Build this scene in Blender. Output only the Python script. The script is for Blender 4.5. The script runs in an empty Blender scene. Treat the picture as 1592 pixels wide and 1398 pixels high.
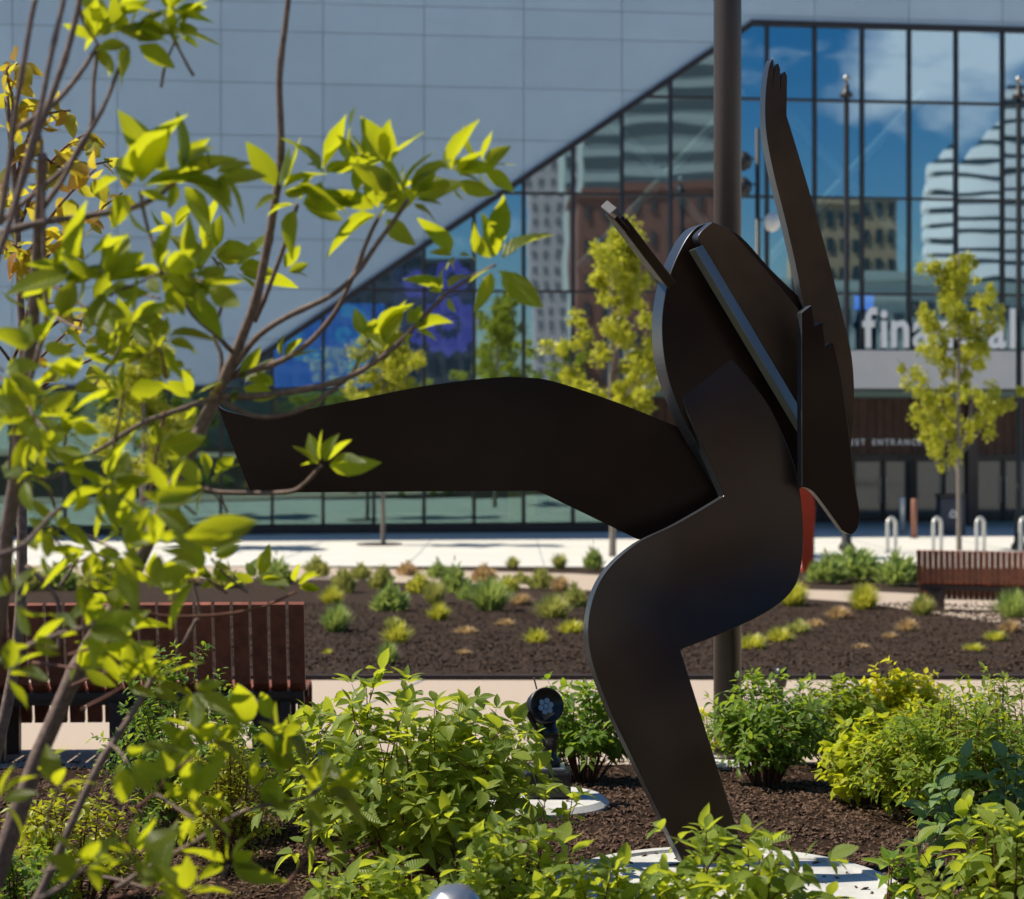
import bpy, math, random
import numpy as np
from mathutils import Vector, Matrix, Quaternion, noise

sc = bpy.context.scene
COL = sc.collection
R = math.radians

# ------------------------------------------------------------------ camera, sky, sun, exposure
F, CX, HY, EYE = 2800.0, 796.0, 650.0, 1.77
cam_d = bpy.data.cameras.new('camera')
cam = bpy.data.objects.new('camera', cam_d); COL.objects.link(cam)
cam.location = (0, 0, EYE); cam.rotation_euler = (R(90), 0, 0)
cam_d.sensor_width = 36.0; cam_d.lens = F / 1592 * 36
cam_d.shift_y = -(699 - HY) / 1592
cam_d.clip_start = 0.1; cam_d.clip_end = 3000
cam_d.dof.use_dof = True; cam_d.dof.focus_distance = 7.0; cam_d.dof.aperture_fstop = 3.3
sc.camera = cam

SUN_EL, SUN_BACK = 53.0, 6.0           # elevation; degrees behind the picture plane, coming from the left
sd = Vector((-math.cos(R(SUN_BACK)) * math.cos(R(SUN_EL)), math.sin(R(SUN_BACK)) * math.cos(R(SUN_EL)), math.sin(R(SUN_EL))))
world = bpy.data.worlds.new('World'); sc.world = world; world.use_nodes = True
wn, wl = world.node_tree.nodes, world.node_tree.links
bg = wn['Background']; bg.inputs['Strength'].default_value = 0.072
sky = wn.new('ShaderNodeTexSky'); sky.sky_type = 'NISHITA'; sky.sun_disc = False
sky.sun_elevation = R(SUN_EL); sky.sun_rotation = R(-(90 - SUN_BACK))
sky.ozone_density = 2.5; sky.dust_density = 0.4; sky.air_density = 1.0
tc = wn.new('ShaderNodeTexCoord'); mp = wn.new('ShaderNodeMapping'); mp.inputs['Scale'].default_value = (1.0, 1.0, 2.2)
mp.inputs['Location'].default_value = (0.35, 0.1, 0.2)
nz = wn.new('ShaderNodeTexNoise'); nz.inputs['Scale'].default_value = 2.6; nz.inputs['Detail'].default_value = 7; nz.inputs['Roughness'].default_value = 0.55
rp = wn.new('ShaderNodeValToRGB'); rp.color_ramp.elements[0].position = 0.53; rp.color_ramp.elements[1].position = 0.66
mx = wn.new('ShaderNodeMix'); mx.data_type = 'RGBA'; mx.inputs[7].default_value = (10, 10.4, 11, 1)
wl.new(tc.outputs['Generated'], mp.inputs[0]); wl.new(mp.outputs[0], nz.inputs['Vector'])
cdir = Vector(((1530 - CX) / F, 1, (HY - 95) / F)); _t = math.atan(.12); _n = Vector((math.sin(_t), -math.cos(_t), 0))
cdir = (cdir - _n * 2 * cdir.dot(_n)).normalized()      # a cloud bank low in the sky behind the camera
dp = wn.new('ShaderNodeVectorMath'); dp.operation = 'DOT_PRODUCT'; dp.inputs[1].default_value = cdir
wl.new(tc.outputs['Generated'], dp.inputs[0])
cm = wn.new('ShaderNodeMapRange'); cm.inputs[1].default_value = math.cos(R(4.5)); cm.inputs[2].default_value = math.cos(R(1.2)); cm.inputs[3].default_value = -.035; cm.inputs[4].default_value = .17
wl.new(dp.outputs['Value'], cm.inputs[0])
n2 = wn.new('ShaderNodeTexNoise'); n2.inputs['Scale'].default_value = 26; n2.inputs['Detail'].default_value = 6; wl.new(mp.outputs[0], n2.inputs['Vector'])
a1 = wn.new('ShaderNodeMath'); a1.operation = 'MULTIPLY_ADD'; a1.inputs[1].default_value = .3; wl.new(n2.outputs['Fac'], a1.inputs[0]); wl.new(nz.outputs['Fac'], a1.inputs[2])
a2 = wn.new('ShaderNodeMath'); a2.operation = 'ADD'; wl.new(a1.outputs[0], a2.inputs[0]); wl.new(cm.outputs[0], a2.inputs[1])
a3 = wn.new('ShaderNodeMath'); a3.operation = 'SUBTRACT'; a3.inputs[1].default_value = .15; wl.new(a2.outputs[0], a3.inputs[0])
wl.new(a3.outputs[0], rp.inputs[0]); hs = wn.new('ShaderNodeHueSaturation'); hs.inputs['Saturation'].default_value = 1.55; wl.new(sky.outputs[0], hs.inputs['Color'])
wl.new(rp.outputs[0], mx.inputs[0]); wl.new(hs.outputs[0], mx.inputs[6])
wl.new(mx.outputs[2], bg.inputs['Color'])

sun_d = bpy.data.lights.new('sun', 'SUN'); sun_d.energy = 5.0; sun_d.angle = R(0.5); sun_d.color = (1, 0.915, 0.76)
sun = bpy.data.objects.new('sun', sun_d); COL.objects.link(sun)
sun.rotation_euler = (-sd).to_track_quat('-Z', 'Y').to_euler(); sun.location = (-20, 5, 30)
sc.view_settings.view_transform = 'Standard'; sc.view_settings.look = 'None'
sc.view_settings.gamma = 1; sc.view_settings.use_curve_mapping = False
sc.view_settings.exposure = 0.28
sc.render.engine = 'CYCLES'
sc.cycles.max_bounces = 8; sc.cycles.transparent_max_bounces = 12; sc.cycles.caustics_reflective = False; sc.cycles.caustics_refractive = False

# ------------------------------------------------------------------ coordinates
def P(px, py, D):
    return Vector(((px - CX) / F * D, D, EYE - (py - HY) / F * D))
PROF = [(-2500, -1.9), (-60, -1.75), (-8, -.4), (-2, 0), (7, 0), (8.3, -.03), (9.9, -.16), (14.3, -.33), (20, -.7),
        (25.7, -1.03), (32, -1.25), (44.6, -1.58), (52, -1.71), (56, -1.73), (2500, -1.9)]
PX_, PZ_ = [a for a, b in PROF], [b for a, b in PROF]
def gz(y): return float(np.interp(y, PX_, PZ_))
def G(px, py, dz=0.0):
    lo, hi = 1.5, 400.0
    s = (py - HY) / F
    for _ in range(50):
        m = (lo + hi) / 2
        if EYE - s * m > gz(m): lo = m
        else: hi = m
    return Vector(((px - CX) / F * lo, lo, gz(lo) + dz))
def GX(px, D): return Vector(((px - CX) / F * D, D, gz(D)))

# ------------------------------------------------------------------ helpers
ORI = {}
def tag(o, label=None, cat=None, group=None, kind=None):
    if label: o['label'] = label
    if cat: o['category'] = cat
    if group: o['group'] = group
    if kind: o['kind'] = kind
    return o
def empty(name, loc, label, cat, group=None, rz=0.0):
    o = bpy.data.objects.new(name, None); COL.objects.link(o)
    o.location = loc; o.rotation_euler = (0, 0, rz); o.empty_display_size = .1
    ORI[o.name] = Vector(loc)
    return tag(o, label, cat, group)
def link(name, me, parent=None):
    o = bpy.data.objects.new(name, me); COL.objects.link(o)
    if parent: o.parent = parent
    return o
class MB:
    def __init__(s): s.v = []; s.f = []; s.uv = []
    def quad_uv(s, n): s.uv += [(0.5, 0.5)] * n
    def add(s, vs, fs, uvs=None):
        b = len(s.v); s.v += [tuple(v) for v in vs]; s.f += [tuple(i + b for i in f) for f in fs]
        s.uv += uvs if uvs else [(0.5, 0.5)] * len(vs)
        return s
    def box(s, c, size, rz=0.0, mat=None):
        x, y, z = size[0] / 2, size[1] / 2, size[2] / 2
        vs = [Vector((i * x, j * y, k * z)) for i in (-1, 1) for j in (-1, 1) for k in (-1, 1)]
        if mat is not None: vs = [mat @ v for v in vs]
        elif rz: vs = [Matrix.Rotation(rz, 3, 'Z') @ v for v in vs]
        vs = [v + Vector(c) for v in vs]
        return s.add(vs, [(0, 1, 3, 2), (4, 6, 7, 5), (0, 4, 5, 1), (2, 3, 7, 6), (0, 2, 6, 4), (1, 5, 7, 3)])
    def tube(s, pts, radii, n=7, cap=True):
        pts = [Vector(p) for p in pts]
        if not hasattr(radii, '__len__'): radii = [radii] * len(pts)
        t0 = (pts[1] - pts[0]).normalized()
        up = Vector((0, 0, 1)) if abs(t0.z) < .9 else Vector((1, 0, 0))
        a = t0.cross(up).normalized(); vs = []; fs = []
        for i, p in enumerate(pts):
            t = (pts[min(i + 1, len(pts) - 1)] - pts[max(i - 1, 0)]).normalized()
            a = (a - t * a.dot(t)).normalized(); b = t.cross(a)
            for k in range(n):
                an = 2 * math.pi * k / n
                vs.append(p + (a * math.cos(an) + b * math.sin(an)) * radii[i])
        for i in range(len(pts) - 1):
            for k in range(n):
                k2 = (k + 1) % n
                fs.append((i * n + k, i * n + k2, (i + 1) * n + k2, (i + 1) * n + k))
        if cap:
            fs.append(tuple(range(n - 1, -1, -1))); fs.append(tuple((len(pts) - 1) * n + k for k in range(n)))
        return s.add(vs, fs)
    def lathe(s, prof, c=(0, 0, 0), n=24, mat=None, sx=1, sy=1):
        vs = []; fs = []; m = len(prof)
        for k in range(n):
            an = 2 * math.pi * k / n
            for r, z in prof:
                v = Vector((r * math.cos(an) * sx, r * math.sin(an) * sy, z))
                if mat is not None: v = mat @ v
                vs.append(v + Vector(c))
        for k in range(n):
            k2 = (k + 1) % n
            for i in range(m - 1):
                fs.append((k * m + i, k2 * m + i, k2 * m + i + 1, k * m + i + 1))
        if prof[0][0] > 1e-6: fs.append(tuple(k * m for k in range(n - 1, -1, -1)))
        if prof[-1][0] > 1e-6: fs.append(tuple(k * m + m - 1 for k in range(n)))
        return s.add(vs, fs)
    def prism(s, poly, n):          # poly: front outline (world), n: vector through the thickness
        N = len(poly); n = Vector(n)
        vs = [Vector(p) for p in poly] + [Vector(p) + n for p in poly]
        fs = [tuple(range(N)), tuple(range(2 * N - 1, N - 1, -1))]
        for i in range(N):
            j = (i + 1) % N; fs.append((i, i + N, j + N, j))
        return s.add(vs, fs)
    def build(s, name, mat, parent=None, smooth=False, local=False, bevel=0, mesh_only=False):
        me = bpy.data.meshes.new(name)
        off = Vector((0, 0, 0))
        if parent is not None and not local:
            off = ORI.get(parent.name, Vector((0, 0, 0)))
        vs = [(v[0] - off.x, v[1] - off.y, v[2] - off.z) for v in s.v]
        me.from_pydata(vs, [], s.f)
        uvl = me.uv_layers.new(name='UVMap')
        li = np.empty(len(me.loops), dtype=np.int32); me.loops.foreach_get('vertex_index', li)
        uvl.data.foreach_set('uv', np.array(s.uv, dtype=np.float32)[li].ravel())
        if smooth: me.polygons.foreach_set('use_smooth', [True] * len(me.polygons))
        if mat: me.materials.append(mat)
        me.update()
        if mesh_only: return me
        o = link(name, me, parent)
        if parent is not None and not local: ORI[o.name] = off
        if bevel:
            b = o.modifiers.new('bevel', 'BEVEL'); b.width = bevel; b.segments = 2; b.limit_method = 'ANGLE'; b.angle_limit = R(40)
        return o
def smooth_pts(pts, k=5, closed=False):
    pts = [Vector(p) for p in pts]; n = len(pts); out = []
    rng = range(n if closed else n - 1)
    for i in rng:
        if closed: p0, p1, p2, p3 = pts[i - 1], pts[i], pts[(i + 1) % n], pts[(i + 2) % n]
        else: p0, p1, p2, p3 = pts[max(i - 1, 0)], pts[i], pts[i + 1], pts[min(i + 2, n - 1)]
        for j in range(k):
            t = j / k
            out.append(0.5 * ((2 * p1) + (p2 - p0) * t + (2 * p0 - 5 * p1 + 4 * p2 - p3) * t * t + (3 * p1 - p0 - 3 * p2 + p3) * t ** 3))
    if not closed: out.append(pts[-1])
    return out

# ------------------------------------------------------------------ materials
def mat(name, col, rough=.6, metal=0.0, spec=.5, nscale=0, namp=.25, bump=0, bscale=None, bdist=.01, coat=0, col2=None, detail=6, coord='Object', rand=0.0, bdetail=8):
    m = bpy.data.materials.new(name); m.use_nodes = True
    nt = m.node_tree; n, l = nt.nodes, nt.links; b = n['Principled BSDF']
    b.inputs['Base Color'].default_value = (*col, 1); b.inputs['Roughness'].default_value = rough
    b.inputs['Metallic'].default_value = metal; b.inputs['Specular IOR Level'].default_value = spec
    b.inputs['Coat Weight'].default_value = coat
    t = n.new('ShaderNodeTexCoord'); last = None
    if nscale:
        z = n.new('ShaderNodeTexNoise'); z.inputs['Scale'].default_value = nscale; z.inputs['Detail'].default_value = detail
        z.inputs['Roughness'].default_value = .65
        r = n.new('ShaderNodeValToRGB'); r.color_ramp.elements[0].position = .3; r.color_ramp.elements[1].position = .7
        c2 = col2 or tuple(min(1, c * (1 + namp)) for c in col); c1 = col if col2 else tuple(c * (1 - namp) for c in col)
        r.color_ramp.elements[0].color = (*c1, 1); r.color_ramp.elements[1].color = (*c2, 1)
        l.new(t.outputs[coord], z.inputs['Vector']); l.new(z.outputs['Fac'], r.inputs[0]); last = r.outputs[0]
        l.new(last, b.inputs['Base Color'])
    if rand:
        oi = n.new('ShaderNodeObjectInfo'); mr = n.new('ShaderNodeMapRange'); mr.inputs[3].default_value = 1 - rand; mr.inputs[4].default_value = 1 + rand
        l.new(oi.outputs['Random'], mr.inputs[0])
        vm = n.new('ShaderNodeVectorMath'); vm.operation = 'SCALE'
        if last: l.new(last, vm.inputs[0])
        else: vm.inputs[0].default_value = col
        l.new(mr.outputs[0], vm.inputs['Scale']); l.new(vm.outputs[0], b.inputs['Base Color'])
    if bump:
        z2 = n.new('ShaderNodeTexNoise'); z2.inputs['Scale'].default_value = bscale or nscale or 20; z2.inputs['Detail'].default_value = bdetail
        bp = n.new('ShaderNodeBump'); bp.inputs['Strength'].default_value = bump; bp.inputs['Distance'].default_value = bdist
        l.new(t.outputs[coord], z2.inputs['Vector']); l.new(z2.outputs['Fac'], bp.inputs['Height']); l.new(bp.outputs[0], b.inputs['Normal'])
    return m
def leaf_mat(name, c_lo, c_hi, trans, tmix=.5, rough=.42, vein=True):
    """two-sided leaf: diffuse + glossy face, light shining through it; colour varies per leaf, paler midrib and side veins"""
    m = bpy.data.materials.new(name); m.use_nodes = True
    n, l = m.node_tree.nodes, m.node_tree.links; b = n['Principled BSDF']; out = n['Material Output']
    oi = n.new('ShaderNodeObjectInfo'); ge = n.new('ShaderNodeNewGeometry')
    ad = n.new('ShaderNodeMath'); ad.operation = 'ADD'; fr = n.new('ShaderNodeMath'); fr.operation = 'FRACT'
    l.new(oi.outputs['Random'], ad.inputs[0]); l.new(ge.outputs['Random Per Island'], ad.inputs[1]); l.new(ad.outputs[0], fr.inputs[0])
    r = n.new('ShaderNodeValToRGB'); r.color_ramp.elements[0].color = (*c_lo, 1); r.color_ramp.elements[1].color = (*c_hi, 1)
    l.new(fr.outputs[0], r.inputs[0]); col = r.outputs[0]
    uv = n.new('ShaderNodeUVMap'); sx = n.new('ShaderNodeSeparateXYZ'); l.new(uv.outputs[0], sx.inputs[0])
    if vein:
        a = n.new('ShaderNodeMath'); a.operation = 'SUBTRACT'; a.inputs[1].default_value = .5; l.new(sx.outputs[0], a.inputs[0])
        ab = n.new('ShaderNodeMath'); ab.operation = 'ABSOLUTE'; l.new(a.outputs[0], ab.inputs[0])
        mid = n.new('ShaderNodeMapRange'); mid.inputs[1].default_value = .0; mid.inputs[2].default_value = .05; mid.inputs[3].default_value = 1; mid.inputs[4].default_value = 0
        l.new(ab.outputs[0], mid.inputs[0])
        # side veins: stripes in (v - 0.7|u|)
        mu = n.new('ShaderNodeMath'); mu.operation = 'MULTIPLY_ADD'; mu.inputs[1].default_value = -.55
        l.new(ab.outputs[0], mu.inputs[0]); l.new(sx.outputs[1], mu.inputs[2])
        ml = n.new('ShaderNodeMath'); ml.operation = 'MULTIPLY'; ml.inputs[1].default_value = 62; l.new(mu.outputs[0], ml.inputs[0])
        si = n.new('ShaderNodeMath'); si.operation = 'SINE'; l.new(ml.outputs[0], si.inputs[0])
        sv = n.new('ShaderNodeMapRange'); sv.inputs[1].default_value = .85; sv.inputs[2].default_value = 1; sv.inputs[4].default_value = .35; l.new(si.outputs[0], sv.inputs[0])
        mxm = n.new('ShaderNodeMath'); mxm.operation = 'MAXIMUM'; l.new(mid.outputs[0], mxm.inputs[0]); l.new(sv.outputs[0], mxm.inputs[1])
        mc = n.new('ShaderNodeMix'); mc.data_type = 'RGBA'; mc.inputs[7].default_value = (c_hi[0] * 1.5, c_hi[1] * 1.35, c_hi[2] * 1.6, 1)
        mm = n.new('ShaderNodeMath'); mm.operation = 'MULTIPLY'; mm.inputs[1].default_value = .6; l.new(mxm.outputs[0], mm.inputs[0])
        l.new(mm.outputs[0], mc.inputs[0]); l.new(col, mc.inputs[6]); col = mc.outputs[2]
        bp = n.new('ShaderNodeBump'); bp.inputs['Strength'].default_value = .5; bp.inputs['Distance'].default_value = .002
        l.new(si.outputs[0], bp.inputs['Height']); l.new(bp.outputs[0], b.inputs['Normal'])
    tcn = n.new('ShaderNodeTexCoord'); bz = n.new('ShaderNodeTexNoise'); bz.inputs['Scale'].default_value = 4.0; bz.inputs['Detail'].default_value = 5
    l.new(tcn.outputs['Object'], bz.inputs['Vector']); br = n.new('ShaderNodeMapRange'); br.inputs[1].default_value = .62; br.inputs[2].default_value = .72; br.inputs[4].default_value = .55
    l.new(bz.outputs['Fac'], br.inputs[0]); bm = n.new('ShaderNodeMix'); bm.data_type = 'RGBA'; bm.inputs[7].default_value = (.14, .10, .02, 1)
    l.new(br.outputs[0], bm.inputs[0]); l.new(col, bm.inputs[6]); col = bm.outputs[2]
    l.new(col, b.inputs['Base Color']); b.inputs['Roughness'].default_value = rough; b.inputs['Specular IOR Level'].default_value = .45
    tr = n.new('ShaderNodeBsdfTranslucent')
    hs = n.new('ShaderNodeMix'); hs.data_type = 'RGBA'; hs.blend_type = 'MIX'; hs.inputs[0].default_value = .75; hs.inputs[7].default_value = (*trans, 1)
    sc_ = n.new('ShaderNodeVectorMath'); sc_.operation = 'SCALE'; sc_.inputs['Scale'].default_value = 2.4
    l.new(col, sc_.inputs[0]); l.new(sc_.outputs[0], hs.inputs[6]); l.new(hs.outputs[2], tr.inputs['Color'])
    ms = n.new('ShaderNodeMixShader'); ms.inputs[0].default_value = tmix
    l.new(b.outputs[0], ms.inputs[1]); l.new(tr.outputs[0], ms.inputs[2]); l.new(ms.outputs[0], out.inputs['Surface'])
    return m
M = {}
M['plaza'] = mat('pale_concrete_paving', (.66, .645, .60), .8, nscale=.6, namp=.05, bump=.2, bscale=60)
M['path'] = mat('tan_aggregate_path', (.48, .385, .305), .85, nscale=220, namp=.25, bump=.35, bscale=300, bdist=.003)
M['mulch'] = mat('dark_bark_mulch', (.020, .012, .008), .95, nscale=45, col2=(.068, .040, .027), spec=.1, bump=1, bscale=70, bdist=.03)
M['mulch2'] = mat('weathered_mulch', (.032, .023, .019), .95, nscale=30, col2=(.075, .050, .038), spec=.1, bump=1, bscale=28, bdist=.05)
M['chip'] = mat('bark_chip', (.045, .026, .017), .85, spec=.12, nscale=60, col2=(.19, .12, .085), detail=2)
M['asphalt'] = mat('asphalt', (.05, .052, .056), .85, nscale=8, namp=.2)
M['wall'] = mat('grey_metal_cladding', (.41, .53, .635), .5, metal=.0, nscale=.5, namp=.05, rand=.035)
M['joint'] = mat('dark_joint', (.27, .32, .36), .8)
M['frame'] = mat('dark_bronze_frame', (.022, .018, .02), .4)
M['fascia'] = mat('pale_fascia', (.58, .56, .55), .6, nscale=2, namp=.04)
M['inside'] = mat('dim_interior', (.14, .21, .20), .8)
M['brace'] = mat('pale_steel_brace', (.88, .88, .86), .5)
M['wood'] = mat('red_wood_cladding', (.085, .036, .024), .55, nscale=5, namp=.4, rand=.25)
M['slat'] = mat('oiled_hardwood', (.23, .072, .038), .5, nscale=14, namp=.35, rand=.22, bump=.2, bscale=60, bdist=.002)
M['steel'] = mat('galvanised_steel', (.35, .35, .35), .4, metal=.8)
M['dsteel'] = mat('dark_bench_steel', (.045, .028, .024), .5, nscale=20, namp=.3)
M['rack'] = mat('pale_stainless_tube', (.62, .61, .58), .35, metal=.4)
M['pole'] = mat('brown_painted_pole', (.045, .030, .028), .42, nscale=6, namp=.12, bump=.08, bscale=90, bdist=.002)
M['lamp_iron'] = mat('dark_cast_iron', (.02, .02, .022), .45)
M['globe'] = mat('pale_lamp_globe', (.75, .73, .7), .3)
M['sculpt'] = mat('dark_patina_and_sheen_metal', (.009, .0055, .0045), .29, spec=.55, nscale=1.7, col2=(.045, .028, .021), detail=2, bump=1.0, bscale=1.3, bdist=.22, bdetail=0)  # brown patches over the patina put the hip's warm sheen into the colour
M['sculpt_dark'] = mat('near_black_patinated_metal', (.012, .006, .0045), .32, spec=.18, nscale=1.5, col2=(.032, .017, .011), detail=3, bump=1.0, bscale=1.2, bdist=.14, bdetail=0)
M['sculpt_brown'] = mat('brown_patinated_metal', (.040, .022, .012), .34, spec=.35, nscale=2.2, col2=(.095, .055, .030), detail=3, bump=1.0, bscale=1.2, bdist=.14, bdetail=0)
M['edge'] = mat('sky_lit_plate_edge', (.10, .105, .12), .32, metal=.75)  # paler copy of the plate metal, paints the sky-lit rims
M['rib'] = mat('sky_sheen_plate_edge', (.24, .24, .25), .42, metal=.85)  # paler metal puts the sky's reflection on the torso strip into the colour
M['concrete'] = mat('pale_concrete', (.40, .395, .375), .88, nscale=6, col2=(.64, .635, .61), bump=.4, bscale=120, bdist=.004)
M['white'] = mat('white_sign_letter', (.85, .85, .85), .4)
M['red'] = mat('red_paint', (.80, .060, .012), .45)
M['bark'] = mat('grey_brown_bark', (.17, .115, .095), .75, nscale=60, namp=.45, bump=.5, bscale=90, bdist=.003)
M['bark_l'] = mat('pale_trunk_bark', (.20, .17, .145), .85, nscale=20, namp=.3)
M['bark_r'] = mat('reddish_twig', (.14, .055, .035), .7, nscale=60, namp=.4)
M['black'] = mat('black_fixture', (.012, .012, .013), .38)
M['lens'] = mat('lamp_lens', (.05, .07, .10), .08, spec=.8)
M['led'] = mat('blue_grey_diode_cluster', (.30, .42, .52), .25)
M['alu'] = mat('brushed_metal_hood', (.45, .46, .48), .3, metal=.8)
M['bin'] = mat('dark_blue_bin', (.02, .03, .055), .5)

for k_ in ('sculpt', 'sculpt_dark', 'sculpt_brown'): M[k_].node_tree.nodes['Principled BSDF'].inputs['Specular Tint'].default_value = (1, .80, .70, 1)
M['hand'] = mat('brushed_hand_metal', (.13, .13, .14), .7, spec=.2)
L = {}
L['fore'] = leaf_mat('backlit_shrub_leaf', (.030, .075, .012), (.17, .23, .018), (.84, .85, .014), tmix=.55, rough=.4)
L['dog'] = leaf_mat('dogwood_leaf', (.13, .21, .035), (.25, .32, .045), (.72, .76, .03), tmix=.48)
L['mid'] = leaf_mat('fresh_green_leaf', (.08, .18, .02), (.17, .27, .03), (.5, .64, .03), tmix=.42)
L['dark'] = leaf_mat('deep_green_leaf', (.10, .19, .026), (.18, .28, .035), (.5, .64, .04), tmix=.42, rough=.34)
L['lime'] = leaf_mat('lime_leaf', (.24, .30, .02), (.42, .42, .02), (.62, .58, .02), tmix=.4, vein=False)
L['lgreen'] = leaf_mat('yellow_green_leaf', (.10, .19, .02), (.26, .34, .03), (.68, .76, .03), tmix=.42)
L['lgold'] = leaf_mat('pale_lime_leaf', (.26, .34, .02), (.48, .50, .02), (.8, .82, .03), tmix=.42)
L['gold'] = leaf_mat('golden_leaf', (.40, .42, .02), (.70, .64, .02), (.9, .88, .03), tmix=.4, vein=False)
L['rust'] = leaf_mat('yellow_and_rust_leaf', (.24, .28, .02), (.42, .16, .03), (.85, .78, .05), tmix=.5)
L['tree'] = leaf_mat('spring_tree_leaf', (.20, .26, .025), (.46, .45, .04), (.8, .76, .06), tmix=.45, vein=False)
L['blue'] = leaf_mat('blue_green_leaf', (.12, .22, .07), (.22, .33, .12), (.35, .52, .08), tmix=.35)
L['gr'] = leaf_mat('green_blade', (.18, .27, .07), (.34, .42, .13), (.5, .58, .12), tmix=.35, vein=False)
L['yg'] = leaf_mat('yellow_green_blade', (.34, .37, .05), (.52, .50, .08), (.8, .75, .08), tmix=.35, vein=False)
L['ol'] = leaf_mat('olive_blade', (.28, .31, .08), (.48, .46, .14), (.6, .6, .14), tmix=.3, vein=False)
L['or'] = leaf_mat('rust_blade', (.40, .26, .13), (.58, .42, .22), (.65, .5, .22), tmix=.3, vein=False)

# ------------------------------------------------------------------ the ground
def sheet(name, cols, dz, m, rows=60, amp=0.0, freq=8, edge_soft=False):
    """cols: list of (near point, far point) in plan; z follows the terrain"""
    mb = MB(); nc = len(cols)
    ys = [i / rows for i in range(rows + 1)]
    vs = []
    for a, b in cols:
        for t in ys:
            x = a[0] + (b[0] - a[0]) * t; y = a[1] + (b[1] - a[1]) * t
            z = gz(y) + dz
            if amp:
                z += amp * (.5 + .5 * noise.fractal(Vector((x * freq, y * freq, 0)), 1, 2, 4)) * min(1, 6 * min(t, 1 - t))
            vs.append((x, y, z))
    fs = []
    r1 = rows + 1
    for i in range(nc - 1):
        for j in range(rows):
            fs.append((i * r1 + j, (i + 1) * r1 + j, (i + 1) * r1 + j + 1, i * r1 + j + 1))
    mb.add(vs, fs)
    return tag(mb.build(name, m, smooth=True), kind='structure')
gy = sorted(set([a for a, b in PROF] + [-1000, -300, -30, -20, 10.5, 12, 16, 18, 22, 28, 36, 40, 48, 70, 100, 300, 1000]))
mb = MB(); gxs = [-2500, -300, -60, -30, -15, -5, 5, 15, 30, 60, 300, 2500]
vs = [(x, y, gz(y)) for x in gxs for y in gy]
n_ = len(gy)
mb.add(vs, [(i * n_ + j, (i + 1) * n_ + j, (i + 1) * n_ + j + 1, i * n_ + j + 1) for i in range(len(gxs) - 1) for j in range(n_ - 1)])
tag(mb.build('ground', M['plaza']), kind='structure')

def interp_cols(tab, ncol, ext=True):
    """tab rows: px, y_near, y_far (photo rows of the two edges on the terrain)"""
    xs = np.linspace(tab[0][0], tab[-1][0], ncol)
    out = []
    for x in xs:
        yn = float(np.interp(x, [t[0] for t in tab], [t[1] for t in tab])); yf = float(np.interp(x, [t[0] for t in tab], [t[2] for t in tab]))
        out.append((G(x, yn), G(x, yf)))
    return out
# near planting bed, from behind the camera up to the near walk
cols = [((x, -3.0), (x, 9.95 + .05 * x)) for x in np.linspace(-9, 9, 90)]
sheet('planting_bed', cols, .014, M['mulch'], rows=130, amp=.025, freq=5)
# near walk
cols = [((x, 9.9 + .05 * x), (x, 14.35)) for x in np.linspace(-30, 30, 40)]
sheet('path', cols, .02, M['path'], rows=30)
# mound bed between the walks
far = [(-1500, 892), (0, 896), (500, 903), (900, 920), (1255, 934), (1364, 942), (1466, 961), (1592, 978), (2600, 1010)]
cols = []
for x in np.linspace(-30, 30, 160):
    # solve pixel of far edge by iterating
    D = 28.0
    for _ in range(12):
        px = x / D * F + CX; D = G(px, float(np.interp(px, [f[0] for f in far], [f[1] for f in far]))).y
    cols.append(((x, 14.3), (x, D)))
sheet('mulch_mound', cols, .03, M['mulch2'], rows=70, amp=.06, freq=1.6)
tab = [(-1500, 894, 880), (0, 898, 880), (500, 905, 884), (900, 922, 894), (1255, 936, 919), (1364, 944, 922), (1466, 963, 928), (1592, 980, 935), (2600, 1012, 950)]
c2 = interp_cols(tab, 90); sheet('far_path', [(a, b) for a, b in c2], .024, M['path'], rows=12)
tab = [(-1500, 882, 877), (500, 886, 881), (900, 896, 882), (1255, 921, 884), (1592, 937, 884), (2600, 950, 884)]
c3 = interp_cols(tab, 90); sheet('far_planting_bed', c3, .012, M['mulch2'], rows=14)
# road lane at the foot of the building
# narrow joints sawn across the near walk
mb = MB()
for x in (-4.1, -1.6, 1.4, 4.4):
    a, b = Vector((x, 9.92 + .05 * x)), Vector((x + .9, 14.3))
    vs = []
    N = 24
    for i in range(N + 1):
        p = a.lerp(b, i / N); z = gz(p.y) + .0245
        vs += [(p.x - .008, p.y, z), (p.x + .008, p.y, z)]
    mb.add(vs, [(2 * i, 2 * i + 1, 2 * i + 3, 2 * i + 2) for i in range(N)])
tag(mb.build('path_joint', M['joint']), kind='structure')
mb = MB()
for k in range(-14, 15):
    x = k * 3.0 + .7
    vs = []
    for y in (38.6, 44.6, 52.0): vs += [(x - .012, y, gz(y) + .006), (x + .012, y, gz(y) + .006)]
    mb.add(vs, [(0, 1, 3, 2), (2, 3, 5, 4)])
for y in (41.0, 44.0, 47.0, 50.0):
    mb.add([(-42, y - .012, gz(y - .012) + .006), (42, y - .012, gz(y - .012) + .006), (42, y + .012, gz(y + .012) + .006), (-42, y + .012, gz(y + .012) + .006)], [(0, 1, 2, 3)])
tag(mb.build('paving_joint', M['joint']), kind='structure')
tag(MB().box((0, 14.36, gz(14.36) + .02), (60, .05, .07)).build('path_edging', M['dsteel']), kind='structure')
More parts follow.
